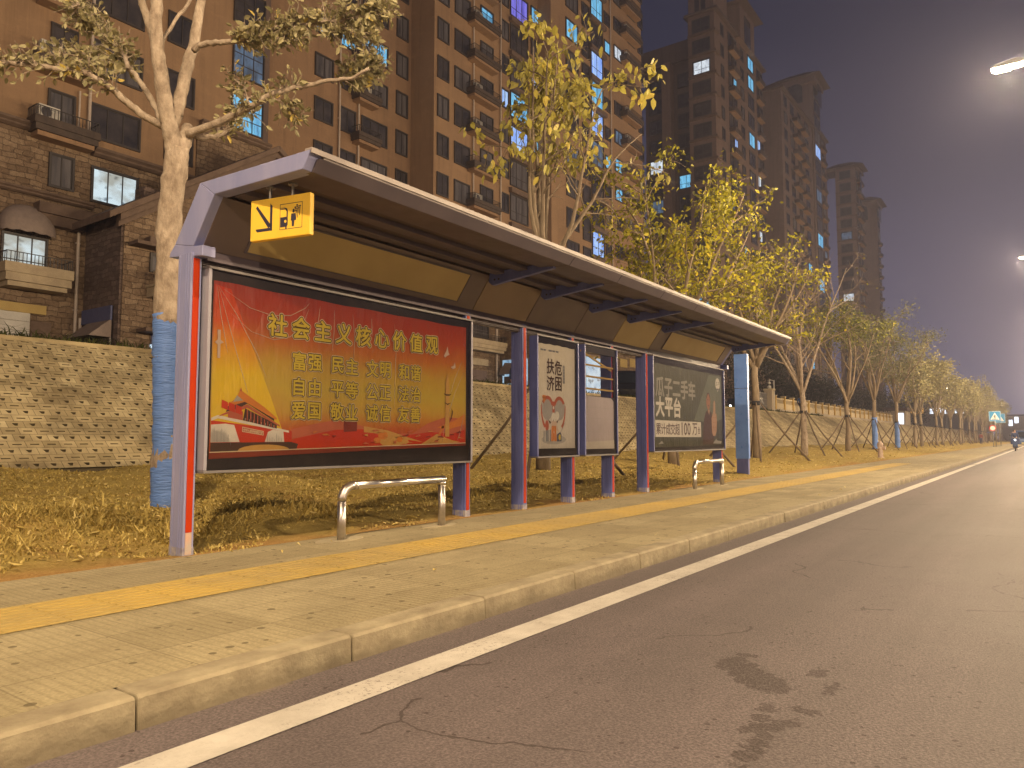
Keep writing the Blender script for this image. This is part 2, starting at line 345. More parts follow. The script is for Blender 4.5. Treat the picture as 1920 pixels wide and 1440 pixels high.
def make_stone(name, c0, c1, c2, joint, row=.24):
    """rough coursed rubble: bricks of uneven length, edges wandering"""
    m, t, b = _new(name); v = _coord(t); sp = t.nodes.new('ShaderNodeSeparateXYZ'); t.links.new(v, sp.inputs[0])
    cb = t.nodes.new('ShaderNodeCombineXYZ'); t.links.new(_math(t, 'ADD', sp.outputs['X'], sp.outputs['Y']), cb.inputs[0]); t.links.new(sp.outputs['Z'], cb.inputs[1])
    n = t.nodes.new('ShaderNodeTexNoise'); n.inputs['Scale'].default_value = 1.7; n.inputs['Detail'].default_value = 4; t.links.new(v, n.inputs['Vector'])
    mx = t.nodes.new('ShaderNodeVectorMath'); mx.operation = 'MULTIPLY_ADD'; t.links.new(n.outputs['Color'], mx.inputs[0]); mx.inputs[1].default_value = (.55, .30, 0); t.links.new(cb.outputs[0], mx.inputs[2])
    br = t.nodes.new('ShaderNodeTexBrick'); br.inputs['Scale'].default_value = 1.; br.inputs['Brick Width'].default_value = .52; br.inputs['Row Height'].default_value = row; br.inputs['Mortar Size'].default_value = .012; br.inputs['Mortar Smooth'].default_value = .6; br.offset = .43; br.squash = .7; br.squash_frequency = 3
    br.inputs['Color1'].default_value = (0, 0, 0, 1); br.inputs['Color2'].default_value = (1, 1, 1, 1); br.inputs['Mortar'].default_value = (.5, .5, .5, 1); t.links.new(mx.outputs[0], br.inputs['Vector'])
    col = _ramp(t, br.outputs['Color'], ((.05, c0), (.5, c1), (.95, c2)))
    col = _mix(t, .45, col, _ramp(t, _noise(t, v, 5, 5, .65), ((.3, c0), (.7, c2))))
    t.links.new(_mix(t, _math(t, 'MULTIPLY', br.outputs['Fac'], .8), col, joint), b.inputs['Base Color']); b.inputs['Roughness'].default_value = .88; b.inputs['Specular IOR Level'].default_value = .2
    _bump(t, b, _math(t, 'ADD', _math(t, 'MULTIPLY', br.outputs['Fac'], -.5), _noise(t, v, 7, 5, .65)), 1.0, .12)
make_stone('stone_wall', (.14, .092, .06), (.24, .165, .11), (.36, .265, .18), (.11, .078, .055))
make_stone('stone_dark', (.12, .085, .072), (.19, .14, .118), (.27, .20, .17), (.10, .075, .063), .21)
def make_render(name, c, c2):
    m, t, b = _new(name); v = _coord(t); vs = _coord(t, (1.2, 1.2, .12))
    a = _noise(t, v, .22, 5, .6); st = _noise(t, vs, 1.3, 5, .65)
    base = _mix(t, _ramp(t, a, ((.3, (0, 0, 0)), (.7, (1, 1, 1)))), c, c2)
    base = _mix(t, _ramp(t, st, ((.55, (0, 0, 0)), (.8, (.4, .4, .4)))), base, tuple(x * .55 for x in c))
    s2 = _noise(t, _coord(t, (2.2, 2.2, .16)), 1.0, 6, .7); base = _mix(t, _ramp(t, s2, ((.50, (0, 0, 0)), (.72, (.5, .5, .5)))), base, tuple(x * .6 for x in c))
    s3 = _noise(t, _coord(t, (.5, .5, 1.2)), 1.6, 6, .7); base = _mix(t, _ramp(t, s3, ((.52, (0, 0, 0)), (.75, (.35, .35, .35)))), base, tuple(min(1, x * 1.35) for x in c2))
    t.links.new(base, b.inputs['Base Color']); b.inputs['Roughness'].default_value = .85; b.inputs['Specular IOR Level'].default_value = .2
    _bump(t, b, _noise(t, v, 14, 3), .25, .02)
make_render('ochre_render', (.27, .172, .105), (.34, .22, .13))
make_render('ochre_deep', (.255, .16, .098), (.315, .20, .12))
make_render('brown_render', (.17, .118, .096), (.22, .155, .125))
make_render('taupe_render', (.165, .12, .105), (.215, .158, .135))
make_render('dark_render', (.11, .08, .072), (.145, .108, .095))
mat('trim_brown', (.11, .072, .052), .75, (.17, .115, .085), 3, bump=.2)
mat('trim_dark', (.055, .040, .034), .75, (.09, .064, .052), 3, bump=.2)
mat('trim_cream', (.50, .41, .27), .7, (.38, .30, .20), 2.5, bump=.15)
mat('window_frame', (.040, .034, .034), .45, (.055, .046, .044), 3)
mat('dark_glass', (.030, .030, .040), .12, (.085, .075, .078), 1.1, spec=.6, each=True)
mat('curtain_glass', (.16, .15, .16), .35, (.05, .048, .058), 1.6, stretch=(2.4, 2.4, .25), each=True)
mat_emit('lit_cyan', (.20, .62, .92), 1.0, (.10, .36, .62), (2.5, 2.5, .5))
mat_emit('lit_blue', (.16, .33, .95), 1.0, (.45, .66, 1.0), (2.5, 2.5, .6))
mat_emit('lit_violet', (.10, .09, .55), .9, (.22, .20, .85), (3, 3, .4))
mat_emit('lit_white', (.80, .88, .95), 1.0, (.50, .55, .62), (1.6, 1.6, 1.1))
mat_emit('lit_dim', (.09, .16, .26), .9, (.03, .05, .08), (2, 2, 1))
mat_emit('lit_pink', (.60, .42, .60), .9, (.25, .2, .35), (2, 2, 1))
mat_emit('lit_room', (.42, .44, .40), .9, (.72, .88, .95), (.7, .7, 1.0), .40, .58)
mat('pipe_pale', (.56, .47, .40), .5, (.46, .38, .32), 4)
mat('ac_white', (.62, .60, .55), .5, (.5, .48, .44), 5)
mat('awning_brown', (.23, .18, .16), .8, (.29, .23, .20), 4, bump=.2)
mat('shutter_pale', (.62, .60, .55), .5, (.5, .48, .44), 2)
mat('sign_tan', (.50, .36, .12), .6, (.44, .31, .10), 2)
mat('rail_iron', (.045, .038, .035), .5)
# shelter
mat('paint_blue_lit', (.215, .235, .43), .42, (.29, .295, .48), 2.4, bump=.10, bscale=25, spec=.45, stretch=(1.6, 1.6, .35))  # same shelter blue, stronger light at the near end painted in as paler grey
mat('paint_blue', (.085, .105, .30), .38, (.15, .175, .43), 2.6, bump=.10, bscale=25, spec=.5, stretch=(1.6, 1.6, .35))
mat('paint_navy', (.07, .085, .20), .4, (.09, .11, .25), 3)
mat('pylon_blue_shine', (.115, .24, .66), .30, (.17, .33, .80), 2.0, bump=.06, bscale=12, spec=.6)  # brighter than the paint itself: a blue sign's reflection put into the colour
mat('paint_red', (.44, .036, .002), .5, (.37, .028, .002), 3.5, spec=.15)
mat('roof_edge', (.25, .215, .205), .45, (.36, .315, .29), 3)
mat('soffit_brown', (.078, .064, .082), .5, (.112, .09, .106), 1.6)
mat('soffit_dark', (.065, .048, .049), .55, (.09, .066, .066), 1.8)
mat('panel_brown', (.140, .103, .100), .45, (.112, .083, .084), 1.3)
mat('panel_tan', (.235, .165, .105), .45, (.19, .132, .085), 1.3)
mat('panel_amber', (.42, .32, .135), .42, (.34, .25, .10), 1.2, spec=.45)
mat('worn_paint', (.38, .36, .36), .7, (.18, .17, .26), 14)
mat('worn_red', (.52, .32, .24), .75, (.40, .36, .32), 11)
mat('box_frame', (.19, .175, .18), .5, (.15, .14, .145), 4)
mat('box_grey', (.30, .29, .35), .42, (.25, .24, .30), 3)
mat('box_black', (.018, .012, .012), .35, (.035, .024, .02), 5)
mat('steel', (.66, .63, .58), .22, (.72, .69, .64), 5, metal=1., bump=.04, bscale=60)
mat('steel_worn', (.62, .58, .55), .34, (.50, .47, .46), 18, metal=1., bump=.2, bscale=60)
mat('sign_yellow', (.86, .56, .055), .42, (.80, .50, .05), 3.)
mat('sign_ink', (.03, .025, .05), .5)
mat('concrete_pad', (.42, .36, .24), .85, (.34, .29, .19), 5, bump=.25)
mat_glass('ad_glass', (.97, .97, .97), .035, .04, .10)
# ground bits
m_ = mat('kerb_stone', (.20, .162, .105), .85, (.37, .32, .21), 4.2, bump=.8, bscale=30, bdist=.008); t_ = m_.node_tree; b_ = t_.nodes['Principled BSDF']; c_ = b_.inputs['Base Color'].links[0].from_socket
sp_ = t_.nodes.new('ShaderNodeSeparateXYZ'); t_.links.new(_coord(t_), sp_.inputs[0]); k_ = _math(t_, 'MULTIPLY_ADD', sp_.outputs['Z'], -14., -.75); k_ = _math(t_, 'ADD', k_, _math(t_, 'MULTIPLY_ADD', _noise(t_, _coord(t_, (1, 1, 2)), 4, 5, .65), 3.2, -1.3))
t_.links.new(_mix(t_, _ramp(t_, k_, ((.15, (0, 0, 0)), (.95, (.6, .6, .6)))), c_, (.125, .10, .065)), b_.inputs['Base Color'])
m_ = mat('line_white', (.55, .52, .47), .6, (.40, .37, .33), 5, bump=.3, bscale=70, bdist=.004); t_ = m_.node_tree; b_ = t_.nodes['Principled BSDF']; c_ = b_.inputs['Base Color'].links[0].from_socket
t_.links.new(_mix(t_, _math(t_, 'MULTIPLY', _math(t_, 'GREATER_THAN', _noise(t_, _coord(t_), 55, 5, .7), .585), _ramp(t_, _noise(t_, _coord(t_), 1.6, 4, .6), ((.42, (0.1, .1, .1)), (.62, (1, 1, 1))))), c_, (.16, .135, .125)), b_.inputs['Base Color'])
mat('tactile', (.46, .32, .075), .75, (.33, .25, .10), 1.3, bump=.3, bscale=60, bdist=.004)
mat('tactile_bar', (.48, .335, .078), .7, (.35, .262, .10), 1.3)
mat('field', (.10, .085, .05), .95, (.06, .05, .03), .1)
mat('terrace', (.20, .165, .11), .9, (.14, .115, .08), .8, bump=.3)
mat_var('blade', ((0., (.20, .15, .035)), (.35, (.42, .31, .085)), (.7, (.60, .47, .155)), (1., (.74, .60, .26))), .8, .25)
mat_var('weed', ((0., (.03, .045, .012)), (1., (.12, .13, .035))), .8, .3)
m_ = mat_var('block', ((0., (.29, .235, .13)), (.5, (.41, .335, .195)), (1., (.56, .475, .29))), .9); t_ = m_.node_tree; b_ = t_.nodes['Principled BSDF']; c_ = b_.inputs['Base Color'].links[0].from_socket
t_.links.new(_mix(t_, _ramp(t_, _noise(t_, _coord(t_), .7, 6, .7), ((.44, (0, 0, 0)), (.66, (.8, .8, .8)))), c_, (.15, .115, .065)), b_.inputs['Base Color']); _bump(t_, b_, _noise(t_, _coord(t_), 40, 4), .5, .01)
mat('block_hole', (.09, .068, .035), .95)
# trees
mat('bark_pale', (.44, .36, .28), .85, (.20, .15, .11), 11, bump=1., bscale=48, bdist=.014, stretch=(1, 1, .55))
mat('bark', (.26, .205, .145), .9, (.16, .12, .08), 7, bump=.8, bscale=22, bdist=.02, stretch=(1, 1, .4))
mat('bark_far', (.27, .22, .16), .9, (.20, .16, .115), 5)
mat('wrap_blue', (.10, .205, .55), .55, (.135, .26, .64), 6, bump=.7, bscale=16, bdist=.03, stretch=(.5, .5, 3.5))
mat('stake', (.11, .078, .052), .85, (.17, .125, .085), 6, bump=.3)
mat_var('leaf_near', ((0., (.15, .14, .07)), (.4, (.29, .26, .135)), (.9, (.44, .39, .22)), (1., (.60, .46, .12))), .5, .22)
mat_var('leaf_gold', ((0., (.14, .125, .045)), (.3, (.32, .285, .075)), (.75, (.52, .47, .10)), (1., (.66, .54, .12))), .5, .28)
mat_var('leaf_bright', ((0., (.06, .058, .010)), (.3, (.20, .19, .02)), (.75, (.44, .41, .03)), (1., (.66, .53, .035))), .55, .3)
mat_var('leaf_green', ((0., (.05, .06, .014)), (.4, (.15, .16, .03)), (.85, (.28, .28, .05)), (1., (.45, .38, .05))), .6, .25)
mat_var('leaf_grey', ((0., (.08, .088, .045)), (.5, (.18, .19, .095)), (1., (.30, .29, .15))), .6, .25)
mat_var('leaf_far', ((0., (.16, .15, .075)), (.5, (.31, .285, .14)), (1., (.46, .42, .22))), .6, .25)
mat_var('leaf_dark', ((0., (.03, .032, .024)), (1., (.085, .085, .06))), .7, .15)
# street things
mat('metal_grey', (.30, .29, .28), .4, metal=.6)
mat('lamp_body', (.25, .25, .26), .45)
mat_emit('lamp_lens', (1.0, .86, .52), 60.0)
mat('hydrant_red', (.40, .27, .21), .6, (.52, .42, .34), 9)
mat('sign_blue', (.03, .28, .62), .4, (.04, .32, .68), 2)
mat('sign_white', (.85, .88, .88), .4)
mat('sign_black', (.02, .02, .02), .5)
mat('sign_red', (.62, .03, .03), .4)
mat('cloth_navy', (.025, .04, .10), .85, (.04, .06, .14), 8)
mat('cloth_blue', (.05, .12, .32), .8, (.07, .16, .40), 8)
mat('cloth_dark', (.02, .02, .025), .85)
mat('cloth_maroon', (.20, .05, .05), .85)
mat('skin', (.55, .34, .24), .55)
mat('hair', (.012, .010, .010), .6)
mat('car_dark', (.012, .014, .02), .2, coat=.6)
mat('car_silver', (.32, .33, .35), .25, metal=.5, coat=.5)
mat('car_blue', (.06, .10, .22), .25, metal=.2, coat=.6)
mat('car_glass', (.015, .02, .03), .06)
mat('tyre', (.015, .015, .015), .85)
mat_emit('headlight', (1., .95, .85), 14.0)
mat_emit('plate_yellow', (.85, .62, .15), .6)
mat_emit('screen_glow', (.30, .62, .95), 1.1, (.75, .9, 1.), (1.2, 1.2, .7))
mat_emit('shop_lit', (.30, .52, .75), .8, (.62, .82, .95), (.6, .6, .8))
mat_emit('shop_white', (.75, .82, .95), 2.2)
mat_emit('shop_amber', (1., .50, .10), 2.0)
mat_emit('far_lamp', (1., .90, .72), 26.0)
mat('fence_cream', (.55, .46, .30), .8, (.45, .37, .24), 4)
mat('fence_ochre', (.50, .33, .08), .8, (.42, .27, .07), 4)
mat('plaster_far', (.42, .35, .26), .85, (.36, .30, .22), 1.5)

# ------------------------------------------------------------------ the ground
g = MB(); g.face([(-300, -600, -.3), (900, -600, -.3), (900, 600, -.3), (-300, 600, -.3)]); tag(g.build('ground', 'field'), kind='structure')
g = MB(); g.face([(-60, -22, -.12), (620, -22, -.12), (620, 2.70, -.12), (-60, 2.70, -.12)]); tag(g.build('road', 'asphalt'), kind='structure')
g = MB()
for x0, x1 in ((-12, 34.0), (34.4, 300)):
    g.face([(x0, 2.205, -.116), (x1, 2.205, -.116), (x1, 2.38, -.116), (x0, 2.38, -.116)])
tag(g.build('road_marking', 'line_white'), kind='structure')
g = MB(); x = -9.57; rr = random.Random(3)
while x < 160:
    L = 1.0; d = rr.uniform(-.004, .006); h = rr.uniform(-.002, .002)
    g.prism_x([(2.615 + d, -.3), (2.63 + d, -.012 + h), (2.642 + d, .001 + h), (2.79, .001 + h), (2.79, -.3)], x + .003, x + L - .003); x += L
g.prism_x([(2.615, -.3), (2.63, -.012), (2.79, 0), (2.79, -.3)], x, 320)
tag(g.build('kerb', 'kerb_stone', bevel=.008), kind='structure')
g = MB(); g.face([(-40, 2.79, -.003), (320, 2.79, -.003), (320, 5.40, -.003), (-40, 5.40, -.003)]); tag(g.build('pavement', 'paving'), kind='structure')
g = MB(); T0, T1 = 3.95, 4.55; xe = 30.2; x = -12.0
g.face([(-12, T0, .001), (xe, T0, .001), (xe, T1, .001), (-12, T1, .001)])
g.mi = 1
while x < xe - .1:
    for r_ in range(2):
        for k in range(4):
            yy = T0 + .3 * r_ + .0375 + .075 * k
            g.box(x + .012, x + .288, yy - .016, yy + .016, .0, .0045)
    x += .3
tag(g.build('tactile_strip', ['tactile', 'tactile_bar']), kind='structure')
g = MB()
for bx, by in ((4.6, 5.14), (5.95, 5.14), (12.95, 5.14), (14.25, 5.14)):
    g.prism_z([(bx + rr.uniform(.15, .22) * math.cos(a) * 1.5, by + .02 + rr.uniform(.08, .13) * math.sin(a)) for a in np.linspace(0, 2 * math.pi, 11)[:-1]], -.01, .004)
tag(g.build('concrete_footing', 'concrete_pad'), kind='structure')

def hgt(x, y):
    """height of the verge: flat by the pavement, gently humped beyond"""
    x = np.asarray(x, float); y = np.asarray(y, float)
    e = np.clip((y - 5.4) / .8, 0, 1)
    b = .035 * np.sin(x * 1.3 + 1.1 * y) + .03 * np.sin(2.7 * x - 1.9 * y + 1) + .02 * np.sin(5.1 * x + 4.3 * y)
    b = b + .16 * np.exp(-((x - 3.0) / 1.3) ** 2 - ((y - 7.3) / .7) ** 2) + .10 * np.exp(-((x - 5.0) / .9) ** 2 - ((y - 6.5) / .5) ** 2)
    return e * b - .004 + np.clip((y - 5.6) * .0466, 0, .5)
xs = np.concatenate([np.arange(-30, -4, 1.), np.arange(-4, 22, .16), np.arange(22, 60, .5), np.arange(60, 330, 3.)])
ys = np.concatenate([np.arange(5.39, 9, .14), np.arange(9, 14.2, .3)])
X, Y = np.meshgrid(xs, ys, indexing='ij'); Z = hgt(X, Y)
nx, ny = X.shape; ii = np.arange(nx * ny).reshape(nx, ny)
fa = np.stack([ii[:-1, :-1], ii[1:, :-1], ii[1:, 1:], ii[:-1, 1:]], -1).reshape(-1)
tag(link('verge', np_mesh('verge', np.stack([X, Y, Z], -1).reshape(-1, 3), fa, 4, 'dry_ground', smooth=True)), kind='structure')

# embankment: precast blocks with planting holes on a 1:1.3 slope
EY0, EZ0, EH, ES = 13.87, .39, 2.95, 1.3; EY1 = EY0 + (EH - EZ0) * ES; SL = math.hypot(EH - EZ0, EY1 - EY0)
def emb(x, s, dpt=0.0):
    y = EY0 + s / SL * (EY1 - EY0); z = EZ0 + s / SL * (EH - EZ0)
    return (x, y + dpt * (EH - EZ0) / SL, z - dpt * (EY1 - EY0) / SL)
g = MB(); cw, chh = .275, .19; rr = random.Random(5); nrow = int(SL / chh); chh = SL / nrow
for j in range(nrow):
    off = (j % 2) * cw * .5; s0 = j * chh
    for i in range(int(84 / cw)):
        x0 = -6 + i * cw + off; g.cv = min(1, max(0, rr.gauss(.5, .22))); g.mi = 0
        slot = j % 2
        hw, hh = (.050, .038) if not slot else (.072, .014)
        cx, cs_ = x0 + cw * .5, s0 + chh * .5
        o = [(x0 + .004, s0 + .004), (x0 + cw - .004, s0 + .004), (x0 + cw - .004, s0 + chh - .004), (x0 + .004, s0 + chh - .004)]
        hb = hw * (.42 if not slot else 1.); q = [(cx - hb, cs_ - hh), (cx + hb, cs_ - hh), (cx + hw, cs_ + hh), (cx - hw, cs_ + hh)]
        P = [emb(*a) for a in o] + [emb(*a) for a in q]
        g.idx(P, [(k, (k + 1) % 4, 4 + (k + 1) % 4, 4 + k) for k in range(4)])
        g.mi = 1; P = [emb(*a) for a in q] + [emb(*a, .07) for a in q]
        g.idx(P, [(k, (k + 1) % 4, 4 + (k + 1) % 4, 4 + k) for k in range(4)] + [(4, 5, 6, 7)])
g.mi = 1; g.face([emb(-40, -.3, .045), emb(330, -.3, .045), emb(330, SL, .045), emb(-40, SL, .045)])
g.mi = 0; g.cv = .5
g.face([emb(78, -.3), emb(330, -.3), emb(330, SL), emb(78, SL)]); g.face([emb(-40, -.3), emb(-6, -.3), emb(-6, SL), emb(-40, SL)])
g.box(-40, 330, EY1 - .02, EY1 + .3, EH - .35, EH + .06)
tag(g.build('embankment', ['block', 'block_hole'], var=True), kind='structure')
g = MB(); g.face([(-60, EY1 + .28, EH), (330, EY1 + .28, EH), (330, 260, EH), (-60, 260, EH)]); tag(g.build('terrace', 'terrace'), kind='structure')

# dry grass
def blades(n, sampler, hmin, hmax, matname, name, wk=1.0, seed=1):
    rng = np.random.default_rng(seed); x, y, z = sampler(rng, n); n = len(x)
    dep = np.maximum(x * _F[0] + y * _F[1], 1.5)
    h = rng.uniform(hmin, hmax, n) * rng.choice([.6, 1., 1.5], n, p=[.5, .4, .1]); a = rng.uniform(0, 2 * np.pi, n); lean = rng.uniform(.6, 2.2, n) * h
    wd = wk * (.0025 + .0011 * dep) * rng.uniform(.7, 1.3, n)
    px, py = -np.sin(a), np.cos(a); b2 = a + rng.uniform(-.8, .8, n)
    p0 = np.stack([x - px * wd, y - py * wd, z - .01], -1); p1 = np.stack([x + px * wd, y + py * wd, z - .01], -1)
    mx, my, mz = x + np.cos(a) * lean * .4, y + np.sin(a) * lean * .4, z + h * .65
    p2 = np.stack([mx + px * wd * .7, my + py * wd * .7, mz], -1); p3 = np.stack([mx - px * wd * .7, my - py * wd * .7, mz], -1)
    p4 = np.stack([mx + np.cos(b2) * lean * .7, my + np.sin(b2) * lean * .7, mz + h * .22], -1)
    V = np.stack([p0, p1, p2, p3, p4], 1).reshape(-1, 3); k = np.arange(n)[:, None] * 5
    F3 = np.concatenate([k + np.array([0, 1, 2]), k + np.array([0, 2, 3]), k + np.array([3, 2, 4])], 1).reshape(-1)
    var = np.repeat(np.clip(rng.normal(.52, .22, n), 0, 1), 3)
    return np_mesh(name, V, F3, 3, matname, var)
def verge_sampler(rng, n):
    u = rng.uniform(-250, 1800, n * 2); v = 838 + 270 * rng.uniform(0, 1, n * 2) ** 1.3
    d = _R[None] * ((u - 960) / FPX)[:, None] + _U[None] * ((720 - v) / FPX)[:, None] + _F[None]
    t = (CAM_H + .261) / (.0466 * d[:, 1] - d[:, 2]); x = d[:, 0] * t; y = d[:, 1] * t
    n2 = n // 3; x = np.concatenate([x, rng.uniform(-3, 18, n2)]); y = np.concatenate([y, rng.uniform(5.5, 12, n2)])
    patch = np.sin(x * .9 + 1.7) * np.cos(y * 1.1 + .4 * x) + .6 * np.sin(2.3 * x - 1.3 * y)
    ok = (y > 5.62 + .3 * np.sin(3 * x)) & (y < 13.95) & (x < 90) & (patch + rng.normal(0, .9, len(x)) > -.35) & ((y > 6.2) | (rng.uniform(0, 1, len(x)) < .45))
    j = rng.permutation(np.flatnonzero(ok))[:n]; x, y = x[j], y[j]
    return x, y, hgt(x, y)
def tuft_sampler(rng, n):
    cs = [(2.6, 7.4, .7), (3.4, 7.0, .45), (4.9, 6.6, .45), (5.4, 6.4, .35), (1.7, 7.9, .6), (3.9, 6.4, .3), (8.8, 7.1, .3), (10.2, 6.9, .3), (11.3, 8.2, .4), (2.2, 6.6, .35)]
    c = np.array(cs)[rng.integers(0, len(cs), n)]
    x = c[:, 0] + rng.normal(0, 1, n) * c[:, 2] * .7; y = c[:, 1] + rng.normal(0, 1, n) * c[:, 2] * .5; ok = y > 5.7
    return x[ok], y[ok], hgt(x[ok], y[ok])
tag(link('dry_grass', blades(60000, verge_sampler, .012, .04, 'blade', 'dry_grass', .8, 2)), 'short dry yellow grass covering the verge behind the bus shelter', 'grass', kind='stuff')
tag(link('dry_tufts', blades(3500, tuft_sampler, .04, .12, 'blade', 'dry_tufts', .75, 3)), 'taller tangled tufts of dead grass beside the bus shelter posts', 'grass', kind='stuff')
def rim_sampler(rng, n):
    x = 6 + 70 * rng.uniform(0, 1, n) ** 1.4; y = EY1 + rng.uniform(.05, 1.0, n); ok = np.sin(x * .35) + rng.normal(0, .5, n) > -.7
    return x[ok], y[ok], np.full(ok.sum(), EH + .03)
tag(link('weeds', blades(9000, rim_sampler, .08, .26, 'weed', 'weeds', .7, 4)), 'ragged green weeds along the crest of the block embankment', 'weeds', kind='stuff')
# fallen leaves
def fallen():
    rng = np.random.default_rng(9); n = 1500
    x = np.concatenate([rng.uniform(-1, 16, n - 400), rng.uniform(16, 45, 400)]); y = 5.5 + np.abs(rng.normal(0, 3.6, n)); 
    y[:24] = rng.uniform(2.85, 5.3, 24)
    z = np.where(y > 5.4, hgt(x, y), 0.) + .012; a = rng.uniform(0, 2 * np.pi, n); L = rng.uniform(.03, .075, n); L[:24] *= .4
    ca, sa = np.cos(a), np.sin(a); t1 = rng.uniform(-.02, .03, n); t2 = rng.uniform(0, .03, n)
    P = np.stack([np.stack([x - ca * L, y - sa * L, z], -1), np.stack([x - sa * L * .42, y + ca * L * .42, z + t2], -1), np.stack([x + ca * L, y + sa * L, z + np.maximum(t1, 0)], -1), np.stack([x + sa * L * .42, y - ca * L * .42, z + t2], -1)], 1).reshape(-1, 3)
    return np_mesh('fallen_leaves', P, np.arange(n * 4), 4, 'blade', np.clip(rng.normal(.75, .25, n), 0, 1))
tag(link('fallen_leaves', fallen()), 'dry curled leaves scattered over the verge and pavement', 'leaves', kind='stuff')

# ------------------------------------------------------------------ printed sheets
def poster_mat(name, stops, z0, z1, wr=.22):
    """printed vinyl: the print's own top-to-bottom colours, creased film on it"""
    m, t, b = _new(name); v = _coord(t); sp = t.nodes.new('ShaderNodeSeparateXYZ'); t.links.new(v, sp.inputs[0])
    f = _math(t, 'MULTIPLY_ADD', sp.outputs['Z'], 1 / (z1 - z0), -z0 / (z1 - z0))
    f = _math(t, 'ADD', f, _math(t, 'MULTIPLY_ADD', _noise(t, v, 2.3, 4), .16, -.08))
    col = _ramp(t, f, stops); col = _mix(t, .22, col, _mix(t, _noise(t, v, 11, 5), col, (.20, .13, .05)))
    t.links.new(col, b.inputs['Base Color']); b.inputs['Roughness'].default_value = .38; b.inputs['Specular IOR Level'].default_value = .4
    b.inputs['Coat Weight'].default_value = .8; b.inputs['Coat Roughness'].default_value = .16
    vv = _coord(t, (1.9, 1, .9)); n1 = _noise(t, vv, 1.7, 3, .5); n2 = _noise(t, _coord(t, (5, 1, .9)), 1.3, 3, .55)
    rid = _math(t, 'ABSOLUTE', _math(t, 'SUBTRACT', n1, .5)); rid = _math(t, 'ADD', rid, _math(t, 'MULTIPLY', _math(t, 'ABSOLUTE', _math(t, 'SUBTRACT', n2, .5)), .5))
    _bump(t, b, rid, wr, .07); return m
poster_mat('vinyl_red', ((0., (.42, .05, .008)), (.17, (.52, .12, .015)), (.30, (.58, .36, .045)), (.42, (.56, .41, .05)), (.58, (.54, .34, .04)), (.70, (.50, .15, .018)), (.84, (.42, .05, .012)), (1., (.34, .026, .010))), .74, 2.17, .4)
poster_mat('vinyl_beam', ((0., (.76, .52, .015)), (.48, (.76, .54, .015)), (.64, (.72, .33, .012)), (.77, (.64, .09, .008)), (1., (.54, .03, .006))), .74, 2.17, .5)
poster_mat('paper_cream', ((0., (.58, .54, .49)), (.2, (.66, .62, .55)), (1., (.74, .68, .56))), .76, 2.17, .35)
poster_mat('paper_grey', ((0., (.50, .44, .45)), (1., (.56, .50, .51))), .76, 1.6, .30)
poster_mat('vinyl_green', ((0., (.095, .10, .075)), (.5, (.125, .135, .10)), (1., (.15, .155, .115))), .72, 2.2, .6)
def ink(name, c, r=.45): return mat(name, c, r, tuple(x * .86 for x in c), 6, spec=.4)
mat('film', (.92, .80, .62), .18, spec=.6, coat=.6).node_tree.nodes['Principled BSDF'].inputs['Alpha'].default_value = .45  # pale colour stands in for the bright reflection along each crease
ink('ink_yellow', (.60, .46, .05)); ink('ink_olive', (.085, .05, .008)); ink('ink_halo', (.66, .55, .36)); ink('ink_white', (.72, .68, .60)); ink('ink_palegrey', (.40, .38, .325))
ink('ink_red', (.55, .05, .012)); ink('ink_brick', (.46, .12, .06)); ink('ink_orange', (.62, .22, .035)); ink('ink_dark', (.085, .045, .03)); ink('ink_maroon', (.24, .045, .02)); ink('ink_pink', (.52, .15, .07)); ink('ink_sand', (.58, .34, .09))
ink('ink_grey', (.26, .26, .27)); ink('ink_mist', (.40, .38, .36)); ink('ink_navy', (.10, .10, .15)); ink('ink_skin', (.42, .22, .13)); ink('ink_palm', (.50, .32, .21)); ink('ink_brown', (.13, .08, .06)); ink('ink_green', (.21, .225, .17)); ink('ink_ripple', (.60, .46, .36))

# ------------------------------------------------------------------ the bus shelter
SX0, SX1 = 3.295, 15.30
shelter = empty('bus_shelter', (3.3, 5.4, 0), 'long blue and brown bus shelter with sloped roof and four poster boxes', 'bus shelter')
def end_profile(): return [(4.06, 2.90), (5.40, 2.93), (5.735, 2.48), (5.80, 2.425), (5.815, 2.385), (5.335, 2.335), (5.335, 2.42), (5.47, 2.43), (5.20, 2.80), (4.14, 2.775)]
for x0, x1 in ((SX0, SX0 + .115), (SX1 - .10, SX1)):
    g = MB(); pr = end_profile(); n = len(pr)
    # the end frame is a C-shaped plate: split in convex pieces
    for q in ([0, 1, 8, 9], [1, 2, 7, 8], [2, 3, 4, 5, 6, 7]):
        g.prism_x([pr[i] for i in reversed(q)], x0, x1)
    g.build('end_frame', 'paint_blue_lit' if x0 < 5 else 'paint_blue', shelter, bevel=.006)
g = MB()
g.prism_x([(4.06, 2.86), (4.06, 2.90), (5.39, 2.93), (5.40, 2.90)], SX0 + .117, SX1 - .102)
g.prism_x([(5.40, 2.90), (5.39, 2.928), (5.735, 2.47), (5.715, 2.44)], SX0 + .117, SX1 - .102)
g.build('roof_sheet', 'roof_edge', shelter)
seams = [3.367, 6.87, 7.98, 9.22, 10.40, 11.70, 15.19]
g = MB()
for a, b in zip(seams[:-1], seams[1:]):
    g.prism_x([(4.058, 2.857), (4.13, 2.772), (4.50, 2.795), (4.50, 2.85)], a + .004, b - .004)
lip = g.build('eave_lip', 'soffit_brown', shelter, bevel=.004)
g = MB(); g.prism_x([(4.047, 2.874), (4.047, 2.912), (4.12, 2.915), (4.12, 2.90), (4.057, 2.898), (4.057, 2.874)], SX0 + .0, SX1)
g.build('drip_edge', 'roof_edge', shelter)
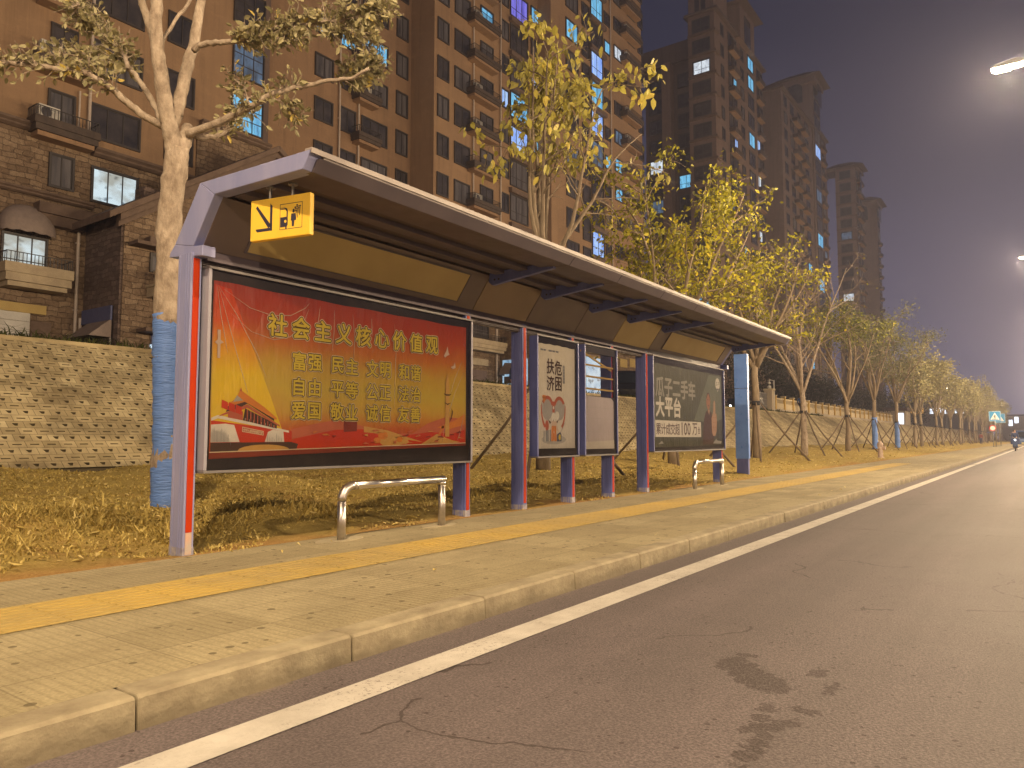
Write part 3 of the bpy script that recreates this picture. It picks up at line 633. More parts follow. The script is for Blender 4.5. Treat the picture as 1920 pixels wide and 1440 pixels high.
g = MB(); g.prism_x([(4.52, 2.835), (5.22, 2.835), (5.22, 2.85), (4.52, 2.85)], SX0 + .12, SX1 - .1); g.build('soffit', 'soffit_dark', shelter)
for yy in (4.66, 4.98):
    g = MB(); g.prism_x([(yy, 2.79), (yy + .13, 2.79), (yy + .13, 2.834), (yy, 2.834)], SX0 + .12, SX1 - .11); g.build('purlin', 'soffit_brown', shelter, bevel=.004)
def slope_pt(t, off=0.): return (5.20 + .27 * t - .815 * off, 2.80 - .38 * t - .579 * off)
def slope_slab(mb, x0, x1, t0, t1, o0, o1):
    a, b, c, d = slope_pt(t0, o0), slope_pt(t1, o0), slope_pt(t1, o1), slope_pt(t0, o1); mb.prism_x([a, b, c, d], x0, x1)
for k, (a, b) in enumerate(zip(seams[:-1], seams[1:])):
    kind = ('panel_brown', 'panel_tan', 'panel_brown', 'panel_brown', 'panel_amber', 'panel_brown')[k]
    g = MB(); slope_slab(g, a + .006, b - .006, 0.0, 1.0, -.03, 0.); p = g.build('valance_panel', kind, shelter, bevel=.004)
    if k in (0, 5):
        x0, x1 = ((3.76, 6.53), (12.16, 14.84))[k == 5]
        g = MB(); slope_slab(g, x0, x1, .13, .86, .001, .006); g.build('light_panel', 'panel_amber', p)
        g = MB()
        for q in ((x0 - .02, x0, .10, .89), (x1, x1 + .02, .10, .89), (x0, x1, .10, .13), (x0, x1, .86, .89)): slope_slab(g, q[0], q[1], q[2], q[3], .001, .012)
        g.build('panel_rim', 'soffit_brown', p)
g = MB(); g.prism_x([(5.455, 2.335), (5.60, 2.335), (5.60, 2.43), (5.475, 2.43)], SX0 + .12, SX1 - .11); g.build('rear_beam', 'soffit_brown', shelter, bevel=.005)
g = MB()
for zz in (2.287, 2.304, 2.321): g.box(3.4, 15.1, 5.50, 5.515, zz, zz + .008)
g.prism_x([(5.53, 2.275), (5.56, 2.275), (5.56, 2.335), (5.53, 2.335)], 3.4, 15.1); g.build('vent_grille', 'soffit_dark', shelter)
for x in (6.87, 7.98, 9.22, 10.40, 11.70, 15.15):
    g = MB(); g.prism_x([(4.32, 2.765), (5.16, 2.675), (5.21, 2.72), (5.19, 2.83), (4.55, 2.833), (4.32, 2.80)], x - .03, x + .03)
    o = g.build('roof_bracket', 'paint_blue', shelter, bevel=.004)
    for yy in (5.06, 5.12): g = MB(); g.tube([(x - .036, yy, 2.735), (x + .036, yy, 2.735)], .012, 6); g.build('bolt', 'rail_iron', o)
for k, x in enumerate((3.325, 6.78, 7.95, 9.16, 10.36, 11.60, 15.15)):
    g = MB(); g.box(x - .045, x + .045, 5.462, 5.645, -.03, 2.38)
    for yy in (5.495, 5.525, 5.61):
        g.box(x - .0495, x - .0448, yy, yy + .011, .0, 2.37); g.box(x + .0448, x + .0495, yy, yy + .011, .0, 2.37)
    p = g.build('post', 'paint_blue_lit' if k == 0 else 'paint_blue', shelter, bevel=.005)
    g = MB(); g.box(x - .026, x + .026, 5.4565, 5.4618, .17 if k == 0 else .075, 2.335); g.build('red_stripe', 'paint_red', p)
    if k == 0:
        g = MB(); g.box(x - .026, x + .026, 5.457, 5.4618, .0, .168); g.build('bare_patch', 'worn_red', p)
    g = MB(); g.box(x - .0475, x + .0475, 5.459, 5.648, -.02, .055 + .02 * (k % 2)); g.build('worn_foot', 'worn_paint', p)

def ad_box(x0, x1, z0, z1, back=True, paint='paint_blue'):
    g = MB(); f = .028; y0, y1 = 5.400, 5.530
    g.box(x0, x0 + f, y0, y1, z0, z1); g.box(x1 - f, x1, y0, y1, z0, z1); g.box(x0 + f, x1 - f, 5.521, y1, z0, z0 + .05)
    b = g.build('advertising_box', paint, shelter, bevel=.004)
    for za, zb in ((z1 + .001, z1 + .022), (z0 - .022, z0 - .001)):
        g = MB(); g.box(x0, x1, y0 - .003, y1, za, zb); g.build('edge_strip', 'box_frame', b, bevel=.003)
    if back:
        g = MB(); g.box(x0 + f + .001, x1 - f - .001, 5.430, 5.52, z0 + .001, z1 - .001); g.build('backing', 'box_black', b)
    else:
        g = MB(); zt = z0 + .86
        g.box(x0 + f + .001, x1 - f - .001, 5.430, 5.52, z0 + .001, zt)
        g.box(x0 + f + .001, x0 + f + .03, 5.430, 5.52, zt, z1 - .001); g.box(x1 - f - .05, x1 - f - .001, 5.430, 5.52, zt, z1 - .001); g.box(x0 + f + .03, x1 - f - .05, 5.43, 5.52, z1 - .10, z1 - .001); g.build('backing', 'box_black', b)
    g = MB(); g.face([(x0 + f, 5.410, z0), (x1 - f, 5.410, z0), (x1 - f, 5.410, z1), (x0 + f, 5.410, z1)]); g.build('glass_pane', 'ad_glass', b)
    return b
def sheet(b, name, m, pts, y=5.4270):
    g = MB(); flat(g, pts, y); return g.build(name, m, b)
def sagging(x0, x1, z0, z1, sag, n=14):
    lo = [(x0 + (x1 - x0) * k / n, z0 + sag[0] * (k / n)) for k in range(n + 1)]
    hi = [(x0 + (x1 - x0) * k / n, z1 + .005 * math.sin(k * 1.9) + sag[1] * math.sin(math.pi * k / n)) for k in range(n, -1, -1)]
    return lo + hi
class Print:
    """flat shapes in several inks, layered by 0.6 mm, linked as one printed picture"""
    def __init__(s, y): s.g = MB(); s.y = y; s.last = y; s.mats = []
    def ink(s, m):
        if m not in s.mats: s.mats.append(m)
        s.g.mi = s.mats.index(m); s.y = min(s.y, s.last) - .00012; return s
    def poly(s, *pts): flat(s.g, pts, s.y); return s
    def ell(s, *a): flat(s.g, ellipse(*a), s.y); return s
    def arc(s, cx, cz, rx, rz, tx, a0, a1, n=16, t0=None):
        for k in range(n):
            a, b = a0 + (a1 - a0) * k / n, a0 + (a1 - a0) * (k + 1) / n; wa, wb = (tx, tx) if t0 is None else (t0 + (tx - t0) * k / n, t0 + (tx - t0) * (k + 1) / n)
            flat(s.g, [(cx + rx * math.cos(a), cz + rz * math.sin(a)), (cx + rx * math.cos(b), cz + rz * math.sin(b)), (cx + (rx - wb) * math.cos(b), cz + (rz - wb) * math.sin(b)), (cx + (rx - wa) * math.cos(a), cz + (rz - wa) * math.sin(a))], s.y)
        return s
    def text(s, txt, cx, cz, size, bold, xs=1.): put_text(s.g, txt, cx, cz, s.y, size, bold, xs); s.last = s.y - 1.2e-4; return s
    def done(s, name, parent, org=None): return s.g.build(name, s.mats, parent, org=org)
# --- large red and yellow poster
b1 = ad_box(3.40, 6.795, .645, 2.262, paint='box_grey'); b1['label'] = 'widest poster box with red and yellow slogan poster'
sheet(b1, 'poster', 'vinyl_red', sagging(3.46, 6.70, .735, 2.178, (.085, -.004)), 5.4275)
p = Print(5.4272)
p.ink('vinyl_beam').poly((3.47, 1.0), (4.16, .97), (4.02, 1.28), (3.62, 2.13), (3.47, 2.15))
p.ink('ink_pink').poly((4.25, .98), (4.5, 1.03), (4.75, 1.07), (5.0, 1.04), (5.3, .98), (5.45, .95), (5.8, .95), (6.05, 1.06), (6.35, 1.14), (6.68, 1.12), (6.68, .95), (4.25, .90))
p.ink('ink_red').poly((4.1, .80), (4.3, .90), (4.75, .98), (5.1, .99), (5.35, .93), (5.8, .94), (6.1, .97), (6.45, .95), (6.68, 1.0), (6.685, .83))
p.ink('ink_maroon').poly((4.86, .96), (5.03, .97), (5.03, 1.10), (4.86, 1.095))
p.ink('ink_sand').poly((5.12, 1.02), (5.45, .98), (5.75, .91), (5.98, .86), (5.6, .90), (5.3, .95), (5.12, .96)).poly((5.30, .88), (5.42, .93), (5.6, .91), (5.78, .86), (5.6, .83), (5.38, .83)).poly((5.95, .84), (6.2, .95), (6.45, .88), (6.6, .86), (6.3, .83))
for k, (a, c, r_) in enumerate(((5.38, .93, .07), (5.5, .90, .06), (5.62, .89, .05), (5.45, .86, .07), (5.3, .88, .05), (5.7, .87, .05))):
    p.ink('ink_sand' if k % 2 else 'ink_orange').ell(a, c, r_, r_ * .6, 9)
p.ink('ink_orange').poly((6.2, 1.02), (6.5, 1.10), (6.68, 1.18), (6.68, 1.06), (6.4, 1.0)).poly((6.25, .93), (6.32, 1.03), (6.29, 1.04), (6.21, .93))
# gate tower with two tiers of roof, on a red and whitewashed terrace
p.ink('ink_dark').poly((3.47, .795), (4.31, .795), (4.33, .85), (4.22, .88), (3.47, .865))
p.ink('ink_sand').ell(3.98, .80, .26, .048, 18)
p.ink('ink_red').poly((3.47, .865), (3.47, 1.045), (4.26, .965), (4.26, .87))
p.ink('ink_white').poly((3.47, .868), (3.47, 1.01), (3.60, 1.02), (3.68, 1.01), (3.735, .87)).poly((3.98, .87), (4.01, .955), (4.06, .975), (4.17, .96), (4.18, .87))
p.ink('ink_white').poly((3.47, 1.04), (3.53, 1.062), (4.23, .95), (4.23, .968), (3.53, 1.088), (3.47, 1.065))
p.ink('ink_brick').poly((3.62, 1.07), (3.62, 1.115), (3.76, 1.125), (3.76, 1.05))
p.ink('ink_dark').poly((3.76, 1.05), (3.78, 1.15), (4.10, 1.02), (4.10, .985))
p.ink('ink_brick').poly((3.53, 1.075), (3.76, 1.14), (3.80, 1.155), (4.13, 1.0), (4.13, 1.015), (3.80, 1.185), (3.57, 1.10))
p.ink('ink_dark').poly((3.60, 1.115), (3.72, 1.15), (3.80, 1.19), (4.07, 1.05), (4.07, 1.09), (3.78, 1.225), (3.62, 1.165))
p.ink('ink_orange').poly((3.585, 1.165), (3.68, 1.175), (3.775, 1.205), (4.09, 1.06), (4.10, 1.075), (3.97, 1.165), (3.735, 1.30), (3.725, 1.295), (3.69, 1.225), (3.61, 1.18))
p.ink('ink_palegrey').poly((3.70, 1.255), (3.665, 1.20), (3.76, 1.215))
p.ink('ink_brick').poly((3.722, 1.29), (3.735, 1.325), (3.748, 1.29))
for k in range(3): p.ink('ink_red').poly((3.56 + .065 * k, 1.215 - .018 * k), (3.615 + .065 * k, 1.195 - .018 * k), (3.62 + .065 * k, 1.13 - .018 * k), (3.558 + .065 * k, 1.15 - .018 * k))
for k in range(8): p.ink('ink_halo').poly((3.78 + .04 * k, 1.04 - .006 * k), (3.784 + .04 * k, 1.04 - .006 * k), (3.784 + .04 * k, 1.07 - .008 * k), (3.78 + .04 * k, 1.07 - .008 * k))
p.ink('ink_halo').poly((3.755, .955), (3.965, .925), (3.965, .962), (3.755, .997)); p.ink('ink_brick').poly((3.76, .960), (3.96, .931), (3.96, .957), (3.76, .99))
for k, ch in enumerate('中华人民共和国万岁'): p.ink('ink_halo').text(ch, 3.776 + .021 * k, .9715 - .0033 * k, .024, .03)
p.ink('ink_halo').poly((3.46, .785), (6.69, .845), (6.69, .853), (3.46, .793)); p.ink('ink_maroon').poly((3.462, .738), (6.69, .822), (6.69, .845), (3.462, .785))
p.ink('ink_sand').poly((6.33, .92), (6.40, .92), (6.40, 1.50), (6.385, 1.56), (6.365, 1.62), (6.345, 1.56), (6.335, 1.5))
p.ink('ink_olive').poly((6.30, 1.40), (6.34, 1.375), (6.40, 1.375), (6.44, 1.40), (6.40, 1.392), (6.34, 1.392)).poly((6.31, 1.30), (6.37, 1.27), (6.43, 1.30), (6.37, 1.288)).poly((6.43, 1.24), (6.465, 1.20), (6.44, 1.12), (6.40, 1.08), (6.43, 1.13), (6.45, 1.2))
p.ink('ink_ripple').poly((6.30, 1.82), (6.34, 1.87), (6.36, 1.93), (6.38, 1.86), (6.40, 1.84), (6.35, 1.82), (6.32, 1.80)).poly((6.42, 1.70), (6.47, 1.72), (6.49, 1.76), (6.505, 1.70), (6.46, 1.68))
p.ink('ink_ripple').poly((3.50, 1.78), (3.53, 1.78), (3.53, 1.70), (3.56, 1.68), (3.53, 1.665), (3.53, 1.55), (3.505, 1.55), (3.505, 1.66), (3.48, 1.675), (3.505, 1.70))
p.done('picture', b1)
p = Print(5.4190)
for mname, extra in (('ink_halo', .100), ('ink_olive', .068), ('ink_yellow', .022)):
    p.ink(mname)
    for k, ch in enumerate('社会主义核心价值观'): p.text(ch, 4.08 + .2525 * k, 1.885 + .004 * k, .205, extra)
    for r_, row in enumerate(('富强民主文明和谐', '自由平等公正法治', '爱国敬业诚信友善')):
        for k, ch in enumerate(row): p.text(ch, 4.322 + .448 * (k // 2) + .178 * (k % 2), (1.590, 1.362, 1.150)[r_], .168, extra)
p.done('lettering', b1)
# lime streaks on the printed gate's buttresses are part of the picture
p = Print(5.4200); rq = random.Random(6)
for k in range(26):
    x = 3.475 + .0105 * k if k < 17 else 4.0 + .018 * (k - 17); zt = (1.0 if k < 12 else 1.0 - .02 * (k - 11)) if k < 17 else .95; p.ink('ink_grey' if k % 3 else 'ink_mist').poly((x, .872), (x + .004, .872), (x + .0035, zt - rq.uniform(0, .07)), (x + .0005, zt - rq.uniform(0, .05)))
for k in range(9): p.ink('ink_brick').poly((3.79 + .034 * k, 1.145 - .016 * k), (3.80 + .034 * k, 1.14 - .016 * k), (3.80 + .034 * k, 1.045 - .007 * k), (3.79 + .034 * k, 1.05 - .007 * k))
for k in range(30):
    a = rq.uniform(4.35, 6.6); c = rq.uniform(.84, .97); p.ink(rq.choice(['ink_sand', 'ink_pink', 'ink_orange', 'ink_maroon'])).poly((a, c), (a + rq.uniform(.02, .10), c + rq.uniform(-.01, .02)), (a + rq.uniform(.02, .07), c + rq.uniform(.005, .03)), (a - rq.uniform(0, .03), c + rq.uniform(.0, .015)))
p.done('picture_detail', b1)
# creases pulled into the film: thin raised ridges, their bright glints painted as a pale tint
def crease(b, q, w_=.0035):
    g = MB(); pts = [Vector((a, 5.4232, c)) for a, c in q]; out = []
    for i in range(len(pts) - 1):
        for s in range(4): out.append(pts[i].lerp(pts[i + 1], s / 4))
    out.append(pts[-1]); n = len(out); g.tube(out, [w_ * (.15 + .85 * math.sin(math.pi * (i + .3) / (n + .6))) for i in range(n)], 6); g.build('crease', 'film', b, smooth=True)
for q in (((3.50, 2.14), (3.60, 1.85), (3.72, 1.5), (3.80, 1.28)), ((3.50, 2.14), (3.68, 1.92), (3.88, 1.62), (3.98, 1.42)), ((3.49, 2.13), (3.53, 1.9), (3.60, 1.6)), ((3.55, 2.12), (3.80, 2.00), (4.02, 1.965), (4.22, 1.99), (4.38, 2.08), (4.43, 2.135)), ((3.62, 1.93), (3.82, 1.80), (4.05, 1.755), (4.22, 1.80), (4.36, 1.93), (4.42, 2.08)), ((4.55, 2.12), (4.53, 1.98), (4.50, 1.84)), ((4.72, 2.11), (4.72, 1.9), (4.70, 1.72)), ((4.95, 2.10), (4.98, 1.86), (4.97, 1.66)), ((5.20, 2.09), (5.21, 1.92)), ((5.52, 2.08), (5.55, 1.82), (5.53, 1.2)), ((6.66, 1.66), (6.50, 1.42), (6.36, 1.1), (6.28, .86)), ((6.62, 1.78), (6.50, 1.58), (6.42, 1.40)), ((6.67, 1.2), (6.60, .98), (6.55, .88))): crease(b1, q)
# --- pale charity poster
b2 = ad_box(8.155, 9.235, .665, 2.258); b2['label'] = 'narrow poster box with cream poster and red heart'
sheet(b2, 'poster', 'paper_cream', sagging(8.225, 9.155, .765, 2.165, (.0, .01)), 5.4275)
p = Print(5.4272); cx = 8.59
p.ink('ink_mist').ell(8.60, .885, .31, .065, 24)
p.ink('ink_mist').ell(cx - .155, 1.30, .135, .155, 20).ell(cx + .155, 1.30, .135, .155, 20)
p.ink('ink_brick').arc(cx - .15, 1.30, .155, .175, .05, R(20), R(150), 14).arc(cx + .15, 1.30, .155, .175, .05, R(30), R(160), 14)
p.ink('ink_brick').arc(cx - .15, 1.30, .162, .30, .05, R(170), R(245), 12, .018).arc(cx + .15, 1.30, .162, .30, .018, R(-65), R(10), 12, .05)
p.ink('ink_dark').arc(cx - .15, 1.30, .158, .18, .006, R(150), R(172), 6).arc(cx + .15, 1.30, .158, .18, .006, R(8), R(32), 6)
p.ink('ink_brick').ell(cx - .165, 1.07, .045, .075, 14).poly((cx - .03, 1.25), (cx + .03, 1.25), (cx + .025, 1.40), (cx - .025, 1.40))
p.ink('ink_white').ell(cx, 1.19, .055, .055, 12).ell(cx + .09, 1.21, .055, .06, 12).ell(cx + .0, 1.315, .018, .022, 10)
p.ink('ink_dark').poly((cx - .14, 1.155), (cx - .06, 1.12), (cx - .09, 1.09)).poly((cx + .07, 1.13), (cx + .13, 1.155), (cx + .09, 1.10)).poly((cx - .02, 1.12), (cx + .005, 1.17), (cx - .005, 1.11))
p.ink('ink_ripple').poly((cx - .05, 1.13), (cx + .07, 1.13), (cx + .13, .99), (cx + .05, 1.02), (cx + .07, .87), (cx - .08, .87), (cx - .05, 1.02))
p.ink('ink_orange').poly((cx - .06, .862), (cx + .075, .862), (cx + .06, 1.07), (cx - .05, 1.07))
p.ink('ink_ripple').arc(cx + .005, .93, .034, .07, .008, 0, 6.283, 18).arc(cx + .005, 1.03, .024, .06, .006, 0, 6.283, 18)
p.ink('ink_grey').poly((cx - .25, .86), (cx - .068, .86), (cx - .068, 1.02), (cx - .25, 1.0)); p.ink('ink_white').poly((cx - .225, .86), (cx - .205, .86), (cx - .205, 1.05), (cx - .225, 1.05)).poly((cx - .12, .86), (cx - .105, .86), (cx - .105, 1.05), (cx - .12, 1.05))
p.ink('ink_navy').poly((cx + .085, .86), (cx + .20, .86), (cx + .20, .955), (cx + .17, .99), (cx + .085, .955)); p.ink('ink_yellow').ell(cx + .155, .915, .028, .042, 14)
p.ink('ink_mist').poly((cx + .17, .985), (cx + .19, .985), (cx + .31, 1.12), (cx + .29, 1.12))
p.ink('ink_orange').ell(8.335, 1.455, .026, .026, 10).ell(8.375, 1.455, .026, .026, 10).poly((8.312, 1.445), (8.398, 1.445), (8.355, 1.37)); p.ink('ink_grey').poly((8.352, 1.37), (8.358, 1.37), (8.372, 1.30), (8.366, 1.30))
for q in ((8.27, 8.33), (8.345, 8.40), (8.47, 8.55), (8.565, 8.63), (8.65, 8.72)): p.ink('ink_grey').poly((q[0], 2.075), (q[1], 2.075), (q[1], 2.098), (q[0], 2.098))
p.ink('ink_grey'); flat(p.g, [(8.835, 1.66), (8.885, 1.66), (8.885, 1.90), (8.86, 1.918), (8.835, 1.90)], p.y)
for k in range(5): p.ink('ink_mist').poly((8.848, 1.88 - .042 * k), (8.872, 1.88 - .042 * k), (8.872, 1.858 - .042 * k), (8.848, 1.858 - .042 * k))
p.ink('ink_dark')
for ch, a, c in (('扶', 8.515, 1.875), ('危', 8.715, 1.865), ('济', 8.515, 1.645), ('困', 8.715, 1.645)): p.text(ch, a, c, .215, .018, .9)
p.done('picture', b2)
# --- half-empty box: grey sheet below, open above with cross bars
b3 = ad_box(9.40, 10.43, .665, 2.27, back=False); b3['label'] = 'narrow poster box with bare grey sheet, open above'
sheet(b3, 'poster', 'paper_grey', [(9.435, .84), (10.33, .855), (10.33, 1.47), (10.25, 1.515), (9.435, 1.525)], 5.4275)
sheet(b3, 'skirting_sheet', 'paper_cream', [(9.435, .745), (10.34, .745), (10.34, .87), (9.435, .85)], 5.4265)
p = Print(5.4272)
for q in (1.0, 1.2, 1.36): p.ink('ink_mist').poly((9.44, q), (10.28, q - .01), (10.28, q - .006), (9.44, q + .004))
p.done('crease', b3)
for z in (1.62, 1.80, 1.97):
    g = MB(); g.box(9.435, 10.36, 5.44, 5.455, z, z + .026); g.build('cross_bar', 'fence_ochre', b3)
g = MB(); g.box(-.5, .5, 5.460, 5.475, -.013, .013, Matrix.Translation((9.88, 0, 2.06)) @ Matrix.Rotation(R(14), 4, 'Y')); g.build('cross_bar', 'fence_ochre', b3)
# --- dark green car-market poster
b4 = ad_box(11.725, 15.215, .685, 2.31); b4['label'] = 'wide poster box with dark green poster and white lettering'
sheet(b4, 'poster', 'vinyl_green', sagging(11.80, 15.10, .745, 2.20, (.02, .0)), 5.4275)
p = Print(5.4272)
p.ink('ink_green').poly((13.6, 1.25), (14.4, 2.17), (15.08, 2.17), (15.08, 1.3), (14.6, 1.2))
p.ink('ink_brown').poly((14.02, .78), (14.10, 1.28), (14.20, 1.42), (14.32, 1.47), (14.50, 1.42), (14.56, 1.25), (14.62, .78))
p.ink('ink_palm').poly((14.30, 1.46), (14.38, 1.36), (14.42, 1.47))
p.ink('ink_skin').ell(14.345, 1.635, .105, .165, 20); p.ink('ink_brown').poly((14.28, 1.66), (14.33, 1.66), (14.33, 1.672), (14.28, 1.672)).poly((14.37, 1.66), (14.42, 1.66), (14.42, 1.672), (14.37, 1.672)).poly((14.31, 1.555), (14.39, 1.555), (14.375, 1.54), (14.325, 1.54))
p.ink('ink_brown').arc(14.345, 1.64, .112, .172, .03, R(20), R(160), 12)
p.ink('ink_palm').poly((14.60, 1.40), (14.62, 1.60), (14.65, 1.66), (14.70, 1.66), (14.725, 1.58), (14.72, 1.40)).poly((14.52, 1.02), (14.50, 1.30), (14.58, 1.40), (14.78, 1.40), (14.80, 1.25), (14.78, 1.05), (14.70, .95), (14.58, .95))
for q in (1.31, 1.21, 1.11): p.ink('ink_skin').poly((14.56, q), (14.79, q + .01), (14.79, q + .018), (14.56, q + .008))
p.ink('ink_white').ell(14.875, 2.005, .125, .125, 22).poly((14.80, 1.91), (14.95, 1.91), (14.875, 1.845)); p.ink('ink_green').text('瓜子', 14.875, 2.01, .10, .02)
p.ink('ink_white').poly((11.84, .925), (13.93, .925), (13.93, 1.215), (11.84, 1.215))
p.ink('ink_palegrey')
for k, ch in enumerate('瓜子二手车'): p.text(ch, 12.05 + .362 * k, 1.80, .37, .030)
p.ink('ink_white')
for k, ch in enumerate('大平台'): p.text(ch, 12.05 + .372 * k, 1.455, .37, .034)
p.ink('ink_brown')
for k, ch in enumerate('累计成交超'): p.text(ch, 11.97 + .205 * k, 1.065, .215, .012)
p.text('100', 13.19, 1.075, .33, .012); p.text('万', 13.61, 1.075, .26, .012); p.text('台', 13.825, 1.055, .15, .012)
p.ink('ink_mist').poly((14.55, .80), (14.75, .90), (14.80, .86), (15.05, .84), (15.0, .79)).poly((11.95, .80), (12.1, .86), (12.18, .81))
p.done('picture', b4)

# ------------------------------------------------------------------ hanging sign, leaning rails, pylon
def hanging_sign():
    L, H, T = .555, .315, .045
    t = empty('bus_stop_sign', (3.38, 4.845, 2.385), 'small yellow sign with arrow and bus pictogram hanging from the shelter roof', 'sign'); t.rotation_euler = (0, 0, math.atan2(-.54, .12))
    g = MB(); g.box(0, L, 0, T, 0, H); g.build('panel', 'sign_yellow', t, bevel=.006, org=(0, 0, 0))
    for s in (.165, .375):
        g = MB(); g.tube([(s, T / 2, H), (s, T / 2, .45)], .012, 8); g.lathe([(.035, .0), (.035, .012), (.012, .02)], (s, T / 2, .395), 10); g.build('hanger_rod', 'metal_grey', t, org=(0, 0, 0))
    p = Print(-.0005)
    def q(*pts): return [(a * L, c * H) for a, c in pts]
    p.ink('sign_ink').poly(*q((.335, .25), (.375, .25), (.375, .80), (.335, .87))).poly(*q((.09, .28), (.115, .205), (.375, .205), (.375, .28))).poly(*q((.09, .80), (.115, .85), (.36, .33), (.31, .27)))
    p.done('arrow', t, (0, 0, 0))
    p = Print(-.0005); f = q((.505, .195), (.87, .195), (.87, .80), (.505, .80))
    p.ink('sign_ink')
    for a, b_ in zip(f, f[1:] + f[:1]):
        x0, x1 = min(a[0], b_[0]) - .0022, max(a[0], b_[0]) + .0022; z0, z1 = min(a[1], b_[1]) - .0022, max(a[1], b_[1]) + .0022; p.poly((x0, z0), (x1, z0), (x1, z1), (x0, z1))
    p.poly(*q((.512, .72), (.58, .72), (.62, .69), (.635, .62), (.635, .30), (.62, .25), (.512, .25)))
    p.ink('sign_yellow').poly(*q((.512, .49), (.612, .49), (.612, .62), (.59, .67), (.512, .67))).poly(*q((.516, .695), (.58, .695), (.59, .705), (.516, .71))); p.ell(.595 * L, .385 * H, .011, .011, 12)
    p.ink('sign_ink').poly(*q((.595, .20), (.62, .20), (.62, .26), (.595, .26)))
    p.poly(*q((.69, .55), (.76, .55), (.765, .38), (.745, .38), (.74, .24), (.735, .24), (.71, .24), (.705, .24), (.70, .38), (.685, .38))); p.ell(.728 * L, .60 * H, .010, .011, 12)
    for k in range(3):
        a, c = .76 + .03 * k, .60 + .05 * k
        p.poly(*q((a - .05, c + .0), (a + .03, c + .03), (a + .03, c + .0), (a + .02, c - .0), (a + .012, c - .22), (a + .002, c - .22), (a + .006, c + .0), (a - .05, c - .02)))
        p.ell((a - .035) * L, (c + .035) * H, .0075, .008, 10)
    p.done('pictogram', t, (0, 0, 0))
hanging_sign()
def lean_rail(x0, x1, y, h, label):
    r_ = .038; t = empty('leaning_rail', (x0, y, 0), label, 'rail', 'steel leaning rails at the bus stop')
    bend = [(x0, y, h - .13)] + [(x0 + .13 - .13 * math.cos(a), y, h - .13 + .13 * math.sin(a)) for a in np.linspace(0, math.pi / 2, 8)[1:]]
    a = MB(); a.tube([(x0, y, -.02), (x0, y, h - .135)], r_, 20); a.build('leg', 'steel_worn', t, smooth=True)
    a = MB(); a.tube([(x1, y, -.02), (x1, y, h - .05)], r_, 20); a.build('leg', 'steel_worn', t, smooth=True)
    a = MB(); a.tube(bend, r_ + .001, 20); a.tube([(x0 + .135, y, h), (x0 + .17, y, h)], r_ + .003, 20); a.build('elbow', 'steel_worn', t, smooth=True)
    a = MB(); a.tube([(x0 + .16, y, h), (x1 + .034, y, h)], r_, 20); a.tube([(x1, y, h - .055), (x1, y, h - .02)], r_ + .003, 20); a.build('top_bar', 'steel', t, smooth=True)
    return t
lean_rail(4.595, 5.955, 5.14, .475, 'steel leaning rail in front of the red and yellow poster box')
lean_rail(12.85, 14.23, 5.14, .475, 'steel leaning rail in front of the dark green poster box')
py = empty('sign_pylon', (18.46, 6.1, 0), 'tall plain blue metal pylon standing past the end of the bus shelter', 'pylon')
g = MB(); g.box(18.40, 18.52, 5.95, 6.285, 2.145, 3.0); g.build('upper_panel', 'pylon_blue_shine', py, bevel=.008)
g = MB(); g.box(18.40, 18.52, 5.955, 6.28, .40, 2.135); g.build('lower_panel', 'pylon_blue_shine', py, bevel=.008)
g = MB(); g.box(18.41, 18.51, 5.975, 6.265, -.03, .399); g.build('plinth', 'paint_blue', py, bevel=.006)

# ------------------------------------------------------------------ street lamps (their light comes from them)
LAMP_COL = (1.0, .74, .45)
def make_lamp(x, label, power=5900):
    t = empty('street_lamp', (x, -2.2, -.12), label, 'street lamp', 'street lamps along the road')
    g = MB(); g.tube([(x, -2.2, -.12), (x, -2.2, 5), (x, -2.2, 9.3)], [.10, .08, .06], 12); g.lathe([(.19, -.12), (.19, .0), (.12, .04), (.12, .9), (.09, .95)], (x, -2.2, 0), 12); g.build('pole', 'lamp_body', t, smooth=True)
    g = MB(); g.tube([(x, -2.2, 9.25), (x, -1.7, 9.62), (x, -.9, 9.80), (x, .1, 9.87)], [.05, .045, .04, .035], 10); g.build('arm', 'lamp_body', t, smooth=True)
    g = MB(); pr = [(.0, 9.82), (.12, 9.80), (.66, 9.80), (.71, 9.83), (.62, 9.90), (.2, 9.95), (.0, 9.90)]
    g.prism_x(pr, x - .15, x + .15); h = g.build('lamp_head', 'lamp_body', t, bevel=.02)
    g = MB(); g.box(x - .125, x + .125, .30, .62, 9.768, 9.798); g.build('lens', 'lamp_lens', h, bevel=.012)
    ld = bpy.data.lights.new('lamp_light', 'POINT'); ld.energy = power; ld.color = LAMP_COL; ld.shadow_soft_size = .16
    lo = bpy.data.objects.new('lamp_light', ld); COL.objects.link(lo); lo.location = (0, .43 + 2.2, 9.55 + .12); lo.parent = t
    return t
MATS['lamp_lens'].cycles.emission_sampling = 'NONE'
lamp = make_lamp(21.08, 'bright street lamp head high over the road, nearest in view')
for x in (-25.2, -2.05, 44.23, 67.4, 90.5, 113.7, 136.8, 160.0, 183.1, 206.3):
    c = copy_tree(lamp); c.location.x = x
    c['label'] = 'second bright street lamp over the road, lower and cut by the frame edge' if x == 44.23 else 'street lamp standing along the far side of the lane'

# the same lamps stand along the other carriageway, arms turned this way
lamp_b = make_lamp(0, 'street lamp standing along the opposite carriageway', 12500)
for k in range(9):
    c = lamp_b if k == 0 else copy_tree(lamp_b); c.location = (-16 + 23.1 * k, -20.5, -.12); c['label'] = 'street lamp standing along the opposite carriageway'
